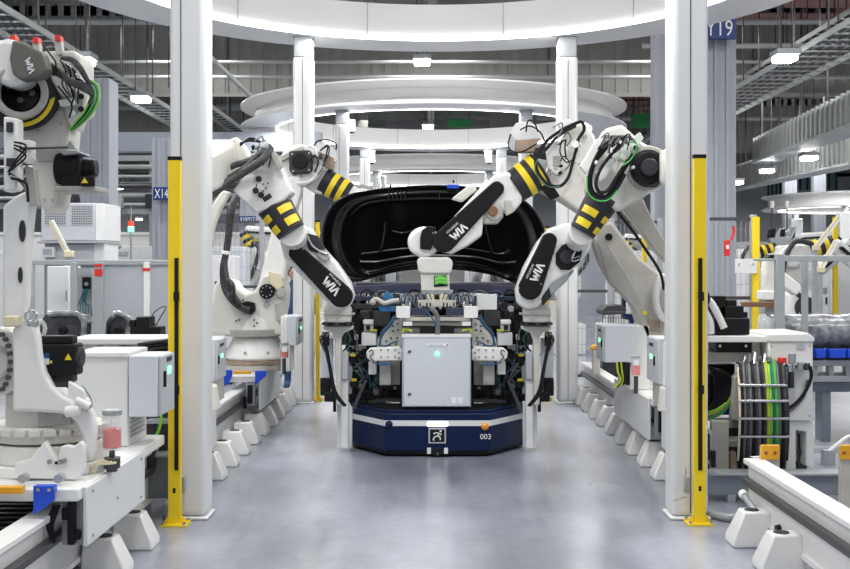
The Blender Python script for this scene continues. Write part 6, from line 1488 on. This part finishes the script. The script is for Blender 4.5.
# white shrouded robot arm with black cap near the frame post
t = T('shrouded_robot', 'cream covered robot arm with black cap left of grey frame post', 'robot', P(770, 460, 12.2))
d = 12.2
MB().slab([(766, 262), (770, 256), (777, 256), (780, 262), (779, 292), (765, 292)], d, .2).put('cream_arm', 'robot', t, .03, 3)
MB().slab([(766, 260), (770, 254.5), (777, 254.5), (780, 259)], d-.02, .2).put('black_cap', 'black', t, .01)
MB().pbox(763, 291, 781, 300, d-.05, .25).put('cream_block', 'robotwhite', t, .01)
MB().pbox(765, 300, 782, 314, d-.02, .25).put('dark_gripper', 'castgrey', t, .01)
MB().pbox(743, 302, 782, 307, d-.1, .1).put('brown_bar', 'brown', t, .006)
MB().bb(X(766, d), X(779, d), d+.02, d+.2, 0, Z(312, d)).put('pedestal', 'beige', t, .01)
m = MB(); m.slab([(780, 268), (800, 284), (803, 290), (796, 296), (780, 285)], d+.3, .15); m.put('side_arm', 'robotwhite', t, .02)
# hanging gripper under the far right portal
HG = T('hanging_gripper', 'dark jointed gripper hanging on two rods under the far right portal', 'gripper', P(783, 240, 48))
d = 48
for x in (772, 787): MB().cyl(P(x, 201, d), P(x, 230, d), .035, seg=8).put('rod', 'darkmetal', HG)
for x in (772, 787): MB().cyl(P(x, 201, d), P(x, 208, d), .10, seg=12).put('rod_hanger', 'ringwhite', HG)
for q in range(5): MB().slab([(771+q*5, 230+q % 2*3), (776+q*5, 228), (775+q*5, 238), (770+q*5, 241)], d-.15*(q % 2), .5).put('finger_block', ('black', 'steelgrey')[q % 2], HG, .03)
MB().slab([(770, 238), (790, 236), (795, 226), (797, 227), (791, 241), (771, 243)], d-.25, .5).put('tray', 'steelgrey', HG, .02)

# ================================================================== BACKGROUND CABINETS, PARTITIONS
def bcab(x0, x1, y0, dpt, z1, label, mt='cabinetwhite', lampc=None, vents=True):
    t = T('machine_cabinet', label, 'cabinet', ((x0+x1)/2, y0+dpt/2, 0), 'background cabinets')
    ibox(x0, x1, y0, y0+dpt, .08, z1).put('body', mt, t, .015)
    ibox(x0+.04, x1-.04, y0+.03, y0+dpt-.03, 0, .08).put('plinth', 'darkgrey', t)
    n = max(1, round((x1-x0)/.9)); w_ = (x1-x0)/n
    for i in range(n):
        o = ibox(x0+i*w_+.03, x0+(i+1)*w_-.03, y0-.02, y0, .14, z1-.06).put('door', mt, t, .005)
        ibox(x0+(i+1)*w_-.10, x0+(i+1)*w_-.07, y0-.05, y0-.02, z1*.5, z1*.5+.14).put('handle', 'darkgrey', o)
    if vents:
        for i in range(4): ibox(x0+.1, x0+min(.6, w_-.1), y0-.026, y0-.02, .3+i*.07, .33+i*.07).put('vent_slot', 'darkgrey', t)
    ibox(x0+w_*.3, x0+w_*.7, y0-.03, y0-.02, z1*.66, z1*.8).put('display', 'signblue' if lampc is None else lampc, t)
    return t
bl = [
 (-9.6, -7.6, 19, .8, 2.0, 'wide white cabinet far left behind the guard frame', 'cabinetwhite'), (-7.3, -6.5, 21, .8, 1.9, 'narrow grey cabinet left of stack light', 'cabinet'),
 (-6.1, -4.6, 23, .8, 1.8, 'white cabinet between stack light and left pillar', 'cabinetwhite'), (-4.2, -3.4, 20, .7, 2.1, 'pale cabinet behind mesh fence under X10 sign', 'cabinetlight'),
 (-3.3, -2.9, 16.2, .5, 1.9, 'slim white cabinet left of the far left pillar', 'cabinetwhite'),
 (3.0, 3.9, 18.2, .7, 2.0, 'white cabinet behind mesh right of far right pillar', 'cabinetwhite'), (4.1, 4.9, 19, .7, 1.8, 'grey cabinet behind mesh near blue unit', 'cabinetlight'),
 (5.3, 6.6, 18.5, .8, 1.7, 'white cabinet seen through mesh right of near right pillar', 'cabinetwhite'), (6.8, 7.8, 21.5, .8, 2.0, 'white cabinet behind yellow fence post at right', 'cabinetwhite'),
 (8.3, 10.4, 22.5, .8, 1.9, 'wide white cabinet behind the gold wands', 'cabinetwhite'), (11.0, 13.0, 26, .8, 2.4, 'tall pale cabinet at far right edge', 'cabinetlight'),
 (-12.5, -10.6, 24, .8, 2.3, 'tall pale cabinet at far left edge', 'cabinetlight'), (-8.7, -7.2, 30, .9, 2.3, 'distant white cabinet left below the ceiling lamps', 'cabinetwhite'), (7.2, 9.0, 31, .9, 2.4, 'distant white cabinet under the finned duct', 'cabinetwhite')]
for b in bl: bcab(*b)
for n, (x0, x1, y, z1) in enumerate(((-30, -3.2, 40, 2.9), (3.4, 30, 60, 3.0), (-3.2, 3.4, 66, 3.4))):
    m = MB(); m.bb(x0, x1, y, y+.1, 0, z1); m.bb(x0, x1, y-.04, y+.14, z1, z1+.1)
    x = x0
    while x < x1: m.bb(x-.03, x+.03, y-.03, y, 0, z1); x += 2
    struct(m, 'trim_%d' % (21+n), 'ringwhite')
# pipes and racks over the partitions: service rack frames
for n, (xc, y, la) in enumerate(((-7.5, 33, 'steel service rack with pipes above the left partition'), (-13, 30, 'steel service rack far left'))):
    t = T('service_rack', la, 'rack', (xc, y, 0), 'service racks')
    for q in range(4): MB().bb(xc-2.7+q*1.8-.05, xc-2.7+q*1.8+.05, y, y+.1, 0, 5.0).put('post', 'steelgrey', t)
    for z in (3.4, 4.2, 5.0): MB().bb(xc-3, xc+3, y-.02, y+.12, z-.08, z+.08).put('beam', 'steelgrey', t)
    for q in range(5): MB().cyl((xc-3, y-.15, 3.6+q*.28), (xc+3, y-.15, 3.6+q*.28), .05+.02*(q % 3), seg=10).put('pipe', ('tray', 'ceilingsteel', 'darkmetal')[q % 3], t)
    for q in range(4): MB().bb(xc-2.4+q*1.4, xc-1.7+q*1.4, y-.3, y-.05, 3.5, 3.9).put('junction_box', ('cabinet', 'darkgrey')[q % 2], t, .01)
